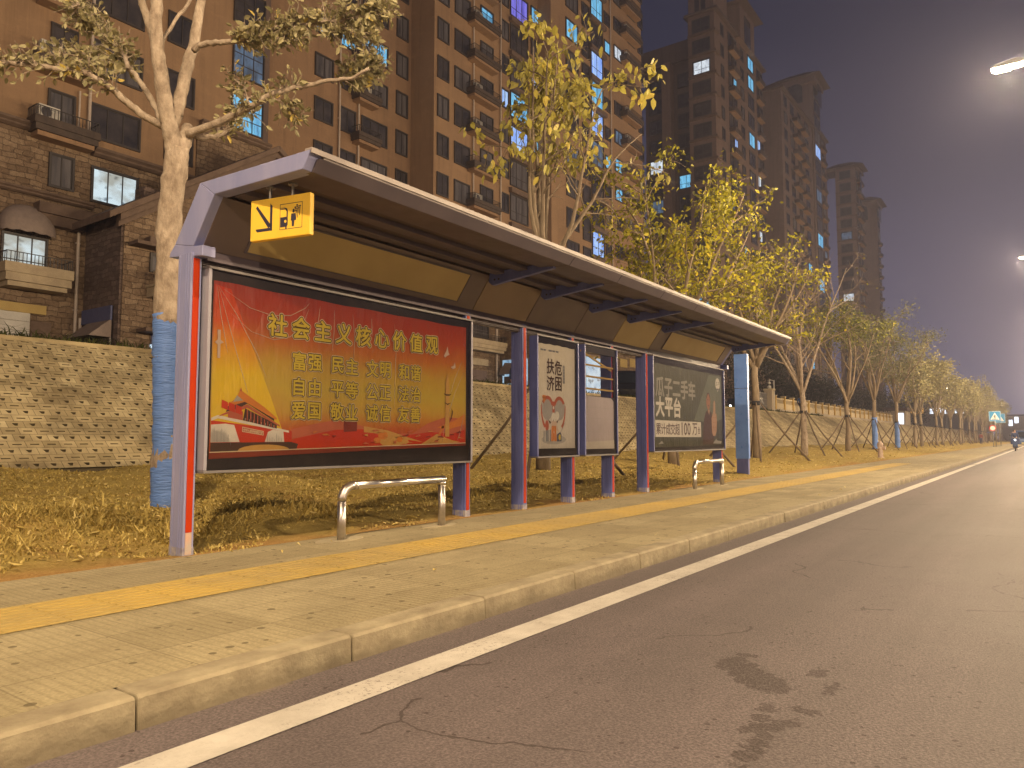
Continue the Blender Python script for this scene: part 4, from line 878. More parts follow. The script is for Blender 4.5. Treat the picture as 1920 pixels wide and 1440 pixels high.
# ------------------------------------------------------------------ trees
def leaf_mesh(name, P, A, L, Wd, matname, var, rng, hexa=True):
    """P base points, A axis directions, L lengths, Wd widths"""
    n = len(P); A = A / np.linalg.norm(A, axis=1, keepdims=True)
    rv = rng.normal(0, 1, (n, 3)); S = np.cross(A, rv); S /= np.linalg.norm(S, axis=1, keepdims=True) + 1e-9; Nn = np.cross(S, A)
    L = L[:, None]; Wd = Wd[:, None]; cup = L * rng.uniform(-.05, .18, (n, 1))
    if hexa:
        pts = [P, P + A * L * .28 + S * Wd * .46 + Nn * cup * .6, P + A * L * .65 + S * Wd * .40 + Nn * cup, P + A * L + Nn * cup * .3, P + A * L * .65 - S * Wd * .40 + Nn * cup, P + A * L * .28 - S * Wd * .46 + Nn * cup * .6]
        V = np.stack(pts, 1).reshape(-1, 3); k = np.arange(n)[:, None] * 6
        F = np.concatenate([k + np.array([0, 1, 2, 3]), k + np.array([0, 3, 4, 5])], 1).reshape(-1); return np_mesh(name, V, F, 4, matname, np.repeat(var, 2))
    V = np.stack([P, P + A * L * .45 + S * Wd * .5 + Nn * cup, P + A * L, P + A * L * .45 - S * Wd * .5 + Nn * cup], 1).reshape(-1, 3)
    return np_mesh(name, V, np.arange(n * 4), 4, matname, var)
def curve_pts(p0, d0, length, n, bend, rng, wob=.08):
    pts = [np.array(p0, float)]; d = np.array(d0, float); d /= np.linalg.norm(d)
    for i in range(n):
        d = d + np.array(bend) / n + rng.normal(0, wob, 3); d /= np.linalg.norm(d); pts.append(pts[-1] + d * length / n)
    return pts
def perp(d, rng):
    v = rng.normal(0, 1, 3); v -= d * (v @ d); return v / (np.linalg.norm(v) + 1e-9)
def grow(seed, H, fork, r0, mains, spread, nleaf, leaf, twig_n=5, sub_n=6, droop=.5, clump=.22, lowleaf=.0, sides=7, leafzone=(0., 1.), thin=1.):
    """a young street tree: straight trunk, vase of limbs, twigs, leaves near the twig ends -> (wood, leaf bases, leaf axes)"""
    rng = np.random.default_rng(seed); g = MB(); tips = []
    tp = [np.array([0, 0, -.15])] + [np.array([rng.normal(0, .006) * k + .02 * math.sin(k), rng.normal(0, .006) * k, fork * k / 6]) for k in range(1, 7)]
    rad = [r0 * 1.12, r0 * 1.03] + [r0 * (1 - .04 * k) for k in range(2, 7)]
    g.tube(tp, rad, max(sides + 3, 8)); top = tp[-1]; limbs = []
    for k in range(mains):
        az = 2 * math.pi * (k + rng.uniform(-.25, .25)) / mains; el = R(rng.uniform(56, 78)) if k else R(82)
        s = top - np.array([0, 0, rng.uniform(0, .25)]) if k < 3 else tp[-1] - np.array([0, 0, rng.uniform(.2, .12 * fork + .25)])
        d = np.array([math.cos(az) * math.cos(el), math.sin(az) * math.cos(el), math.sin(el)]); Ln = (H - fork) * rng.uniform(.72, 1.0)
        d = d * np.array([spread, spread, 1]); pts = curve_pts(s, d, Ln, 9, (0, 0, .25), rng, .07)
        rr_ = r0 * rng.uniform(.42, .6) * thin; g.tube(pts, [rr_ * (1 - .9 * i / 9) + .006 for i in range(10)], sides); limbs.append((pts, rr_))
    for pts, rr_ in limbs:
        for j in range(sub_n):
            q = rng.uniform(.18, .98); i = min(int(q * 9), 8); p = pts[i] + (pts[i + 1] - pts[i]) * (q * 9 - i); d0 = (pts[i + 1] - pts[i]); d0 /= np.linalg.norm(d0)
            d = d0 * .75 + perp(d0, rng) * .9 * spread + np.array([0, 0, .15]); L2 = (H - fork) * rng.uniform(.22, .42) * (1.1 - .5 * q)
            sp = curve_pts(p, d, L2, 5, (0, 0, -.1), rng, .12); r2 = rr_ * .38 * (1.1 - .6 * q); g.tube(sp, [r2 * (1 - .85 * m / 5) + .004 for m in range(6)], max(sides - 2, 4), False)
            for m in range(twig_n):
                q2 = rng.uniform(.25, 1.); i2 = min(int(q2 * 5), 4); p2 = sp[i2] + (sp[i2 + 1] - sp[i2]) * (q2 * 5 - i2); d1 = sp[i2 + 1] - sp[i2]; d1 /= np.linalg.norm(d1)
                tw = curve_pts(p2, d1 * .6 + perp(d1, rng), L2 * rng.uniform(.25, .5), 3, (0, 0, -.15), rng, .15); g.tube(tw, [.007, .006, .005, .003], 4, False); tips += tw[1:]
            tips += sp[2:]
        tips += pts[5:]
    T = np.array(tips); z = T[:, 2]; zr = (z - z.min()) / (z.max() - z.min()); wt = np.where((zr >= leafzone[0]) & (zr <= leafzone[1]), 1., .06) * (lowleaf + zr) * rng.gamma(.6, 1, len(T)); wt /= wt.sum()
    idx = rng.choice(len(T), nleaf, p=wt); P = T[idx] + rng.normal(0, clump, (nleaf, 3)) * np.array([1, 1, .8])
    A = rng.normal(0, 1, (nleaf, 3)) * np.array([1, 1, .45]) - np.array([0, 0, droop]); cl = rng.normal(0, .18, len(T))[idx]
    return g, P, A, cl, rng
def tree(name, loc, label, cat, group, seed, leaf, lmat, bark='bark', wrap=None, hexa=True, lw=.55, **kw):
    g, P, A, cl, rng = grow(seed, leaf=leaf, **kw); o = empty(name, loc, label, cat, group)
    link('trunk', g.mesh('trunk', bark, smooth=True), o)
    n = len(P); L = rng.uniform(.6, 1.25, n) * leaf; var = np.clip(.5 + cl + rng.normal(0, .17, n), 0, 1)
    link('crown', leaf_mesh('crown', P, A, L, L * lw, lmat, var, rng, hexa), o)
    if wrap:
        m = MB(); r0 = kw['r0']; zs = np.linspace(.05, wrap, 26); m.tube([(rng.normal(0, .006), rng.normal(0, .006), q) for q in zs], [r0 * 1.13 * (1.1 - .12 * q / wrap) + rng.uniform(-.008, .012) for q in zs], 14); link('trunk_wrap', m.mesh('trunk_wrap', 'wrap_blue', smooth=True), o)
    return o
def gz(x, y): return float(hgt(x, y))
def stakes(x, y, top, label, seed, az=None):
    rng = random.Random(seed); t = empty('tree_stake', (x, y, gz(x, y)), label, 'tree stake', 'wooden pole tripods propping the street trees')
    g = MB(); g.lathe([(.145, top - .09), (.165, top - .05), (.165, top + .03), (.14, top + .06)], (0, 0, 0), 10); g.build('collar', 'cloth_dark', t, org=(0, 0, 0))
    for k in range(4):
        a = R((az or 35) + 90 * k + rng.uniform(-9, 9)); rad = top * rng.uniform(.78, .92); fx, fy = rad * math.cos(a), rad * math.sin(a)
        g = MB(); zf = gz(x + fx, y + fy) - t.location.z
        g.tube([(fx * 1.02, fy * 1.02, zf - .06), (fx * .5, fy * .5, (top + zf) * .5), (math.cos(a) * .13, math.sin(a) * .13, top + rng.uniform(-.02, .06))], [.036, .034, .030], 7); link('pole', g.mesh('pole', 'stake', smooth=True), t)
    return t

# --- the tree right behind the near shelter post: limbs follow the photo, given real depth
def near_tree():
    D0 = 8.42; rng = np.random.default_rng(21)
    base = at_depth(312, 955, D0); o = empty('street_tree', tuple(base), 'pale forked street tree with blue wrapped trunk behind the nearest shelter post', 'tree')
    def P(q, off=0.): return [tuple(at_depth(u, v, D0 + off * k / max(1, len(q) - 1) + (0 if len(c) < 1 else c[0]))) for k, (u, v, *c) in enumerate(q)]
    g = MB(); twig_src = []
    def limb(q, r, off=0., n=9, leafy=None, dens=1.0):
        pts = P(q, off); px = D0 / FPX
        # refine with small wobble
        out = []; rad = []
        for i in range(len(pts) - 1):
            for s in range(3):
                f = s / 3; p = np.array(pts[i]) * (1 - f) + np.array(pts[i + 1]) * f + (rng.normal(0, .006, 3) if (i or s) else 0); out.append(p); ff = (i + f) / (len(pts) - 1); rad.append((r[0] + (r[1] - r[0]) * ff) * px * (1 + rng.normal(0, .03)))
        out.append(np.array(pts[-1])); rad.append(r[1] * px); g.tube(out, rad, n)
        if leafy: twig_src.append((out, leafy, dens))
    limb([(311, 975), (313, 900), (316, 800), (315, 700), (314, 600), (317, 520), (319, 480), (316, 440), (320, 390), (326, 340), (331, 300), (334, 275)], (27, 20), 0, 14)
    limb([(330, 300), (324, 262), (318, 238), (313, 215), (306, 170), (300, 130), (296, 95), (294, 50), (294, 0), (292, -60), (288, -120)], (17, 9), -.3, 12)
    limb([(334, 285), (345, 265), (352, 250), (352, 240)], (15, 11), .15, 12)
    limb([(322, 236), (332, 205), (342, 165), (352, 120), (362, 90), (368, 50), (376, 5), (386, -60)], (12.5, 8), .5, 10)
    limb([(294, 100), (287, 70), (276, 35), (264, -5), (255, -50)], (8, 6), -.2, 9)
    limb([(300, 82), (312, 62), (330, 38), (352, 8), (372, -30)], (3.4, 3.0), .3, 7)
    limb([(312, 240), (285, 226), (255, 206), (232, 188), (212, 168), (190, 152), (165, 140), (140, 133), (100, 128), (60, 124), (20, 118), (-20, 112), (-60, 104)], (7.5, 3.5), -.9, 9, (.30, 1.0), 1.0)
    limb([(305, 228), (290, 198), (276, 172), (262, 152), (250, 138), (240, 128), (215, 116), (188, 112), (160, 106), (120, 104), (92, 108)], (6, 2), .5, 8, (.42, 1.0), 1.6)
    limb([(240, 128), (234, 106), (222, 88), (204, 76), (188, 62), (172, 46), (160, 28), (148, 8), (135, -15)], (4, 2.2), .8, 7, (.1, 1.), 1.5)
    limb([(352, 252), (380, 242), (405, 230), (430, 219), (455, 207), (480, 195), (505, 180), (540, 168), (580, 159), (610, 153), (640, 149), (668, 142), (692, 128)], (8, 2.5), -.5, 9, (.22, .62), .55)
    limb([(632, 150), (650, 146), (668, 145), (684, 134), (700, 128)], (2.4, 1.4), .3, 6, (.1, 1.), 3.6)
    limb([(353, 254), (380, 257), (402, 257), (422, 247), (432, 236), (440, 222), (450, 205)], (6, 2.2), .6, 8, (.35, 1.), .8)
    limb([(364, 94), (374, 86), (392, 81), (412, 80), (430, 79), (450, 73), (470, 69), (492, 65), (520, 50), (545, 47), (570, 46), (600, 43), (640, 38), (672, 32), (700, 22), (720, 14)], (6, 2), -.6, 8, (.30, 1.0), 1.9)
    limb([(412, 80), (440, 80), (470, 78), (505, 74), (530, 70), (560, 66)], (3.2, 1.6), .3, 6, (.25, 1.), 1.4)
    limb([(600, 43), (620, 52), (648, 55), (676, 62), (700, 66)], (2.6, 1.4), .4, 6, (.1, 1.), 2.6)
    limb([(470, 200), (462, 180), (452, 160), (440, 150)], (2.2, 1.2), .3, 6, (.2, 1.), .8)
    limb([(505, 180), (525, 190), (545, 205), (552, 218)], (2.0, 1.0), .2, 6, (.2, 1.), .8)
    limb([(148, 8), (140, 18), (150, 35), (165, 40)], (2.0, 1.0), .3, 6, (.1, 1.), 1.6)
    # scars on the bark
    Pl, Al, cl = [], [], []
    for out, (a, b), dens in twig_src:
        m = len(out); n = int(dens * 5.2 * m * (b - a))
        for k in range(n):
            q = rng.uniform(a, b) * (m - 1); i = min(int(q), m - 2); p = out[i] + (out[i + 1] - out[i]) * (q - i); d0 = out[i + 1] - out[i]; d0 = d0 / np.linalg.norm(d0)
            d = d0 * .55 + perp(d0, rng) * .8 + np.array([0, 0, .25]); L = rng.uniform(.08, .28)
            tw = curve_pts(p, d, L, 3, (0, 0, .1), rng, .15); g.tube(tw, [.006, .0045, .0035, .002], 4, False)
            c = rng.normal(0, .16)
            for s in range(rng.integers(2, 6)):
                f = rng.uniform(.2, 1.0); ii = min(int(f * 3), 2); pp = tw[ii] + (tw[ii + 1] - tw[ii]) * (f * 3 - ii)
                dd = tw[ii + 1] - tw[ii]; dd = dd / np.linalg.norm(dd); Pl.append(pp); Al.append(dd * .6 + perp(dd, rng) * .9 + np.array([0, 0, -.25])); cl.append(c)
    bs = np.array(base); me = g.mesh('trunk', 'bark_pale', tuple(base), smooth=True); link('trunk', me, o)
    n = len(Pl); L = rng.uniform(.055, .105, n); var = np.clip(.52 + np.array(cl) + rng.normal(0, .16, n), 0, 1); var[rng.uniform(0, 1, n) < .012] = 1.
    link('crown', leaf_mesh('crown', np.array(Pl) - bs, np.array(Al), L, L * .52, 'leaf_near', var, rng, True), o)
    m = MB(); zz = np.linspace(955, 588, 46); px = D0 / FPX
    cen = lambda v: np.interp(v, [588, 600, 700, 800, 900, 955], [314, 314, 315, 316, 313, 312])
    m.tube([tuple(at_depth(cen(v) + rng.normal(0, .5), v, D0)) for v in zz], [(25.5 + 3 * (v - 588) / 370 + rng.uniform(-1.1, 1.4)) * px for v in zz], 18); m.build('trunk_wrap', 'wrap_blue', o, smooth=True)
    m = MB(); m.tube([tuple(at_depth(u, v, D0 - .12)) for u, v in ((318, 946), (306, 942), (300, 947), (296, 944))], [.012, .012, .010, .007], 6); m.build('rope_end', 'wrap_blue', o)
    return o
near_tree()
GT = 'young trees planted along the verge'
def st(px, y): p = on_y(px, 830, y); return float(p[0])
x2 = st(1018, 9.0); tree('street_tree', (x2, 9.0, gz(x2, 9.0)), 'tall thin tree with sparse golden leaves rising behind the middle of the shelter roof', 'tree', GT, 5, .215, 'leaf_gold', 'bark', H=9.9, fork=4.9, r0=.15, mains=7, spread=1.25, thin=.78, nleaf=1300, droop=1.6, clump=.12, leafzone=(.30, 1.), lowleaf=.06, sub_n=6, twig_n=5, lw=.5)
stakes(x2, 9.0, 2.05, 'wooden pole tripod propping the tree behind the middle of the shelter', 1, 20)
x3 = st(1262, 9.0); tree('street_tree', (x3, 9.0, gz(x3, 9.0)), 'bushy bright yellow-leaved tree above the far half of the shelter roof', 'tree', GT, 8, .15, 'leaf_bright', 'bark', H=9.2, fork=3.3, r0=.15, mains=10, spread=1.35, nleaf=6200, droop=.9, clump=.20, lowleaf=.35, sub_n=8, twig_n=5, lw=.5)
bpy.data.objects['street_tree.002'].rotation_euler.z = R(150)
stakes(x3, 9.0, 2.05, 'wooden pole tripod seen under the dark green poster box', 2, 25)
x4 = st(1419, 8.6); tree('street_tree', (x4, 8.6, gz(x4, 8.6)), 'yellow-leaved tree just past the far end of the shelter roof', 'tree', GT, 13, .135, 'leaf_bright', 'bark', H=8.5, fork=3.6, r0=.15, mains=9, spread=1.08, nleaf=3000, droop=.9, clump=.16, lowleaf=.4, sub_n=7, twig_n=5, lw=.5)
stakes(x4, 8.6, 2.0, 'wooden pole tripod beside the blue pylon', 3, 30)
x5 = st(1508, 9.0); tree('street_tree', (x5, 9.0, gz(x5, 9.0)), 'nearly bare pale-barked tree with a few yellow leaves beyond the blue pylon', 'tree', GT, 17, .15, 'leaf_bright', 'bark_pale', H=10.0, fork=3.0, r0=.15, mains=5, spread=.80, nleaf=190, droop=.9, clump=.14, lowleaf=.3, sub_n=10, twig_n=9, lw=.5)
stakes(x5, 9.0, 2.0, 'wooden pole tripod round the nearly bare pale tree', 4, 35)
x6 = st(1590, 9.2); tree('street_tree', (x6, 9.2, gz(x6, 9.2)), 'tree with dense yellow-green crown and bare lower branches', 'tree', GT, 23, .14, 'leaf_green', 'bark', H=9.0, fork=3.1, r0=.15, mains=8, spread=.80, nleaf=4200, droop=.6, clump=.20, lowleaf=.02, sub_n=7, twig_n=5, leafzone=(.45, 1.), hexa=False)
stakes(x6, 9.2, 2.0, 'wooden pole tripod round the tree with the dense yellow-green crown', 5, 40)
x7 = st(1641, 9.3); tree('street_tree', (x7, 9.3, gz(x7, 9.3)), 'grey-green tree whose lower trunk is wrapped in straight blue cloth', 'tree', GT, 29, .15, 'leaf_grey', 'bark', wrap=2.15, H=9.3, fork=3.6, r0=.15, mains=7, spread=.85, nleaf=3200, droop=.6, clump=.24, lowleaf=.1, sub_n=7, twig_n=5, hexa=False)
stakes(x7, 9.3, 2.0, 'wooden pole tripod round the straight blue-wrapped trunk', 6, 30)
x8 = st(1683, 9.3); tree('street_tree', (x8, 9.3, gz(x8, 9.3)), 'full grey-green tree with leaning blue-wrapped trunk, second of the wrapped pair', 'tree', GT, 31, .16, 'leaf_grey', 'bark', wrap=2.0, H=10.3, fork=3.9, r0=.15, mains=8, spread=.9, nleaf=4800, droop=.5, clump=.28, lowleaf=.15, sub_n=8, twig_n=5, hexa=False)
stakes(x8, 9.3, 2.0, 'wooden pole tripod round the leaning blue-wrapped trunk', 7, 38)
protos = [tree('street_tree', (0, 0, 0), 'hazy staked tree further down the avenue', 'tree', 'far trees of the avenue', 40 + k, .26, 'leaf_far', 'bark_far', H=(9.2, 8.6, 9.8)[k], fork=3.3, r0=.14, mains=7, spread=(.7, .78, .74)[k], nleaf=2700, droop=.5, clump=.30, lowleaf=.25, sub_n=7, twig_n=3, sides=5, hexa=False) for k in range(3)]
sproto = stakes(0, 9.4, 2.0, 'wooden pole tripod round a hazy tree down the avenue', 9, 33); sproto['group'] = 'far tree stakes of the avenue'
xk = x8; rr = random.Random(4); first = True
for k in range(20):
    xk += rr.uniform(7.6, 9.0); yk = 9.3 + rr.uniform(-.3, .3)
    o = protos[k] if k < 3 else copy_tree(protos[rr.randrange(3)])
    o.location = (xk, yk, gz(xk, yk)); o.rotation_euler.z = rr.uniform(0, 6.28); s = rr.uniform(.92, 1.08); o.scale = (s, s, s)
    q = sproto if k == 0 else copy_tree(sproto); q.location = (xk, yk, gz(xk, yk)); q.rotation_euler.z = rr.uniform(-.3, .3)

# ------------------------------------------------------------------ building kit
WCACHE = {}
def win_meshes(w, h, cols, rows, trim=.09, arch=False, deep=True):
    key = (round(w, 2), round(h, 2), cols, rows, trim, deep)
    if key in WCACHE: return WCACHE[key]
    g = MB(); a = w / 2; d = .10 if deep else .06
    for q in ((-a - trim, -a, -trim, h + trim), (a, a + trim, -trim, h + trim), (-a, a, h, h + trim), (-a, a, -trim, 0)): g.box(q[0], q[1], -d, 0.05, q[2], q[3])
    f = .035
    for k in range(cols + 1):
        x = -a + w * k / cols; x0, x1 = (x, x + f) if k == 0 else ((x - f, x) if k == cols else (x - f * .7, x + f * .7)); g.box(x0, x1, -.055, .0, 0, h)
    for k in range(1, rows):
        z = h * (k / rows if rows != 2 else .34); g.box(-a + f, a - f, -.053, .0, z - f * .6, z + f * .6)
    g.box(-a + f, a - f, -.053, 0, 0, f); g.box(-a + f, a - f, -.053, 0, h - f, h)
    p = MB(); p.face([(-a, -.022, 0), (a, -.022, 0), (a, -.022, h), (-a, -.022, h)])
    WCACHE[key] = (g.mesh('window', 'window_frame'), {}, p); return WCACHE[key]
def window(b, x, z, y, w, h, cols=2, rows=1, glass='dark_glass', rz=0., trim=.09, deep=True):
    """x, y, z: centre of the sill in the world"""
    fm, panes, p = win_meshes(w, h, cols, rows, trim, False, deep)
    if glass not in panes: panes[glass] = p.mesh('pane', glass)
    o = link('window', fm, b, (x - b.location.x, y - b.location.y, z - b.location.z), rz); link('pane', panes[glass], o); return o
LEDGE = {}
def ledge(b, x0, x1, y, z, d=.75, h=.42, mat_='trim_dark', rail=True, cream=False):
    """little service balcony for an air conditioner: moulded slab with an iron rail"""
    g = MB(); g.mi = 0
    g.box(x0, x1, y - d, y, z, z + h * .45); g.box(x0 - .06, x1 + .06, y - d - .06, y, z + h * .45 + .001, z + h)
    g.mi = 1; g.box(x0 + .12, x1 - .12, y - d + .12, y, z - .20, z - .001)
    o = g.build('balcony', [mat_, 'trim_cream' if cream else 'ochre_deep'], b)
    if rail:
        g = MB(); zt = z + h + .42; n = max(3, int((x1 - x0) / .14))
        for k in range(n + 1): xx = x0 + (x1 - x0) * k / n; g.box(xx - .012, xx + .012, y - d - .012, y - d + .012, z + h, zt)
        for k in range(5): yy = y - d * k / 5; g.box(x0 - .012, x0 + .012, yy - .012, yy + .012, z + h, zt); g.box(x1 - .012, x1 + .012, yy - .012, yy + .012, z + h, zt)
        g.box(x0, x1, y - d - .02, y - d + .02, zt, zt + .03); g.box(x0 - .02, x0 + .02, y - d, y, zt, zt + .03); g.box(x1 - .02, x1 + .02, y - d, y, zt, zt + .03)
        g.build('balcony_rail', 'rail_iron', o)
    return o
def aircon(b, x, y, z):
    g = MB(); g.mi = 0; g.box(x - .42, x + .42, y - .32, y, z, z + .58); g.mi = 1
    g.prism_y([(x - .12 + .22 * math.cos(a), z + .29 + .22 * math.sin(a)) for a in np.linspace(0, 2 * math.pi, 17)[:-1]], y - .327, y - .321)
    for k in range(5): g.box(x - .424, x - .4205, y - .28, y - .05, z + .09 + .09 * k, z + .12 + .09 * k)
    return g.build('air_conditioner', ['ac_white', 'curtain_glass'], b, bevel=.015)
def pipe(b, x, y, z0, z1, r=.07, m='pipe_pale'):
    g = MB(); g.tube([(x, y - .12, z0), (x, y - .12, z1)], r, 8); zz = z0 + .6
    while zz < z1: g.box(x - r - .03, x + r + .03, y - .12, y, zz, zz + .05); zz += 3.
    return g.build('downpipe', m, b, smooth=False)
def part(b, name, m, fn, bevel=0.):
    g = MB(); fn(g); return g.build(name, m, b, bevel=bevel)
def span(u0, v0, u1, v1, y):
    a, c = on_y(u0, v0, y), on_y(u1, v1, y); return a[0], c[0], c[2], a[2]
def infr(x, y, z, m=60):
    u, v, d = proj((x, y, z)); return d > 1 and -m < u < 1920 + m and -m < v < 900

# ------------------------------------------------------------------ near apartment house (with stone foot)
YA = 35.0
xa1 = float(on_y(503, 200, YA)[0])
bA = empty('apartment_building', (12, YA, EH), 'near ochre apartment building with rough stone lower floors and arched awning', 'building')
part(bA, 'wall', 'ochre_render', lambda g: g.box(4, xa1, YA, YA + 13, EH, 46))
zc0 = float(on_y(60, 250, YA)[2]); zc1 = float(on_y(240, 310, YA)[2]); zc2 = float(on_y(440, 262, YA)[2])
xs0, xs1 = float(on_y(167, 250, YA)[0]), float(on_y(368, 250, YA)[0])
part(bA, 'stone_base', 'stone_wall', lambda g: (g.box(4, xs0, YA - .14, YA - .002, EH, zc0), g.box(xs0 + .001, xs1, YA - .10, YA - .002, EH, zc1 - .1), g.box(xs1 + .001, xa1, YA - .12, YA - .002, EH, zc2)))
def cornice(g, x0, x1, y, z, s=1.):
    g.prism_x([(y, z + .34 * s), (y - .42 * s, z + .34 * s), (y - .42 * s, z + .24 * s), (y - .30 * s, z + .16 * s), (y - .30 * s, z + .08 * s), (y - .16 * s, z), (y, z)], x0, x1)
for (x0, x1, z, s) in ((4, xs0 + .1, zc0, 1.), (xs0 + .102, xs1 + .1, zc1 - .1, 1.1), (xs1 + .102, xa1, zc2, .9)):
    part(bA, 'cornice', 'trim_brown', lambda g: cornice(g, x0, x1, YA - .08, z, s))
q = span(0, 335, 165, 375, YA); part(bA, 'string_course', 'trim_brown', lambda g: cornice(g, 4, xs0 + .2, YA - .13, q[3] - .45, .75))
q = span(60, 380, 150, 425, YA)
part(bA, 'bay_moulding', 'trim_brown', lambda g: (g.box(q[0], q[1] + .2, YA - .75, YA - .14, q[2] + .1, q[2] + .55), g.box(q[0] + .15, q[1], YA - .6, YA - .14, q[2] - .35, q[2] + .099)))
wx0, wx1, wz0, wz1 = span(171, 195, 258, 282, YA)
for k in range(4): window(bA, (wx0 + wx1) / 2, wz0 + 3.02 * k, YA, wx1 - wx0, wz1 - wz0, 3, 1, ('dark_glass', 'curtain_glass', 'dark_glass', 'dark_glass')[k])
window(bA, (wx0 + wx1) / 2 + .05, wz0 - 3.0, YA - .10, wx1 - wx0 - .2, 1.5, 3, 1, 'lit_room')
sx0, sx1, sz0, sz1 = span(94, 170, 135, 245, YA)
for k in range(3): window(bA, (sx0 + sx1) / 2, sz0 + 3.02 * k, YA, sx1 - sx0, sz1 - sz0, 2, 1, 'curtain_glass' if k == 0 else 'dark_glass')
window(bA, (sx0 + sx1) / 2 + .05, sz0 - 2.75, YA - .14, sx1 - sx0 - .1, 1.35, 2, 1, 'curtain_glass')
qx0, qx1, qz0, qz1 = span(315, 132, 360, 203, YA)
for k in range(-1, 3): window(bA, (qx0 + qx1) / 2, qz0 + 3.02 * k, YA, qx1 - qx0, qz1 - qz0, 2, 1, 'dark_glass')
tx0, tx1, tz0, tz1 = span(438, 88, 492, 162, YA)
for k in range(-1, 2): window(bA, (tx0 + tx1) / 2, tz0 + 3.0 * k, YA, tx1 - tx0, 1.9, 3, 3, 'lit_cyan' if k == -1 else ('lit_dim' if k == 0 else 'dark_glass'), trim=.06)
part(bA, 'wall_reveal', 'dark_render', lambda g: g.box(xa1 - .35, xa1 + .02, YA - .006, YA + 12, zc2 + .3, 46.01))
lx0, lx1, lz0, _ = span(55, 135, 163, 165, YA)
for k in range(2):
    ledge(bA, lx0, lx1, YA, lz0 + .1 + 3.02 * k, .8, .5, rail=False)
    aircon(bA, lx0 + .9, YA - .15, lz0 + .65 + 3.02 * k) if k == 1 else None
ledge(bA, lx0, lx1 + .2, YA - .1, lz0 - 2.9, .8, .6)
aircon(bA, lx0 + .62, YA - .30, lz0 - 2.25); aircon(bA, lx0 + .62, YA - .25, lz0 + .62)
pipe(bA, float(on_y(166, 200, YA)[0]), YA, zc0 - .2, 30); pipe(bA, float(on_y(140, 500, YA)[0]), YA - .14, EH, float(on_y(139, 425, YA)[2])); pipe(bA, sx1 + .22, YA, sz0 - .5, sz1 + .4, .045)
# arched awning over the lit balcony window
ax0, ax1, az0, az1 = span(-6, 405, 96, 446, YA)
def awning(g):
    n, m = 9, 12; cx = (ax0 + ax1) / 2; rx = (ax1 - ax0) / 2
    pts = [(cx - rx * math.cos(math.pi * j / m), YA - .14 - .75 * math.sin(math.pi / 2 * i / n) * (.35 + .65 * math.sin(math.pi * j / m)), az0 + 1.15 * math.cos(math.pi / 2 * i / n) * math.sin(math.pi * j / m) ** .7) for i in range(n + 1) for j in range(m + 1)]
    g.idx(pts, [(i * (m + 1) + j, i * (m + 1) + j + 1, (i + 1) * (m + 1) + j + 1, (i + 1) * (m + 1) + j) for i in range(n) for j in range(m)])
    lo = [(cx - rx * math.cos(math.pi * j / m), YA - .14 - .75 * (.35 + .65 * math.sin(math.pi * j / m)), az0 - (.16 if j % 2 else .11)) for j in range(m + 1)]; hi = [(p[0], p[1], az0) for p in lo]
    g.idx(hi + lo, [(j, j + 1, m + 2 + j, m + 1 + j) for j in range(m)])
awn = part(bA, 'awning', 'awning_brown', awning); [setattr(p_, 'use_smooth', True) for p_ in awn.data.polygons]
bx0, bx1, bz0, bz1 = span(3, 437, 80, 520, YA); window(bA, (bx0 + bx1) / 2, bz0, YA - .14, bx1 - bx0, bz1 - bz0, 3, 2, 'lit_room', trim=.07)
ex0, ex1, ez0, ez1 = span(-10, 520, 112, 551, YA); ledge(bA, ex0, ex1, YA - .14, ez0 + .1, .95, .75, 'trim_cream', cream=True)
hx0, hx1, hz0, hz1 = span(-8, 568, 82, 592, YA); part(bA, 'shop_fascia', 'sign_tan', lambda g: g.box(hx0 - .4, hx1, YA - .24, YA - .142, hz0, hz1 + .1), .01)
hx0, hx1, hz0, hz1 = span(-14, 594, 50, 650, YA)
def shutter(g):
    z = EH
    while z < hz1: g.box(hx0 - .4, hx1, YA - .19, YA - .143, z + .006, z + .40); z += .41
part(bA, 'shutter_door', 'shutter_pale', shutter); part(bA, 'side_door', 'trim_brown', lambda g: g.box(hx1 + .05, hx1 + .85, YA - .18, YA - .143, EH, hz1), .01)

# ------------------------------------------------------------------ stone wing with the gable
XW = float(on_y(160, 500, YA)[0]); t_ = 0
rw = ray(230, 520); YW = float(rw[1] * XW / rw[0])
RX, RZ = float(on_y(512, 288, YW)[0]), float(on_y(512, 288, YW)[2]); EZ = float(on_y(232, 395, YW)[2]); XE = 2 * RX - XW
bW = empty('stone_wing', (RX, YW, EH), 'low rough stone house wing with tiled gable roof behind the near tree', 'building')
part(bW, 'wall', 'stone_wall', lambda g: g.prism_y([(XW, EH), (XE, EH), (XE, EZ - .1), (RX, RZ - .15), (XW, EZ - .1)], YW, YA - .145))
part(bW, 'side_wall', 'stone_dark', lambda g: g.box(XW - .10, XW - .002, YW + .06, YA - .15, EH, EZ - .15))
sl_ = (RZ - EZ) / (RX - XW)
def roof(g):
    for s in (-1, 1):
        xe, ze = RX + s * (RX - XW + .9), EZ - .9 * sl_
        g.prism_y([(RX, RZ), (RX, RZ + .30), (xe, ze + .30), (xe, ze)][::s], YW - .55, YA - .15)
part(bW, 'roof', 'trim_brown', roof, .02)
def rake(g):
    for s in (-1, 1):
        for (o0, o1, d) in ((-.30, -.01, .36), (-.55, -.31, .20)):
            xe, ze = RX + s * (RX - XW + .35), EZ - .35 * sl_
            g.prism_y([(RX, RZ + o0), (RX, RZ + o1), (xe, ze + o1), (xe, ze + o0)][::s], YW - d, YW - .002)
part(bW, 'rake_moulding', 'trim_brown', rake)
part(bW, 'chimney_block', 'stone_dark', lambda g: g.box(XW + 1.0, XW + 1.9, YW + .4, YW + 1.2, EZ + .2, EZ + 1.45), .02)
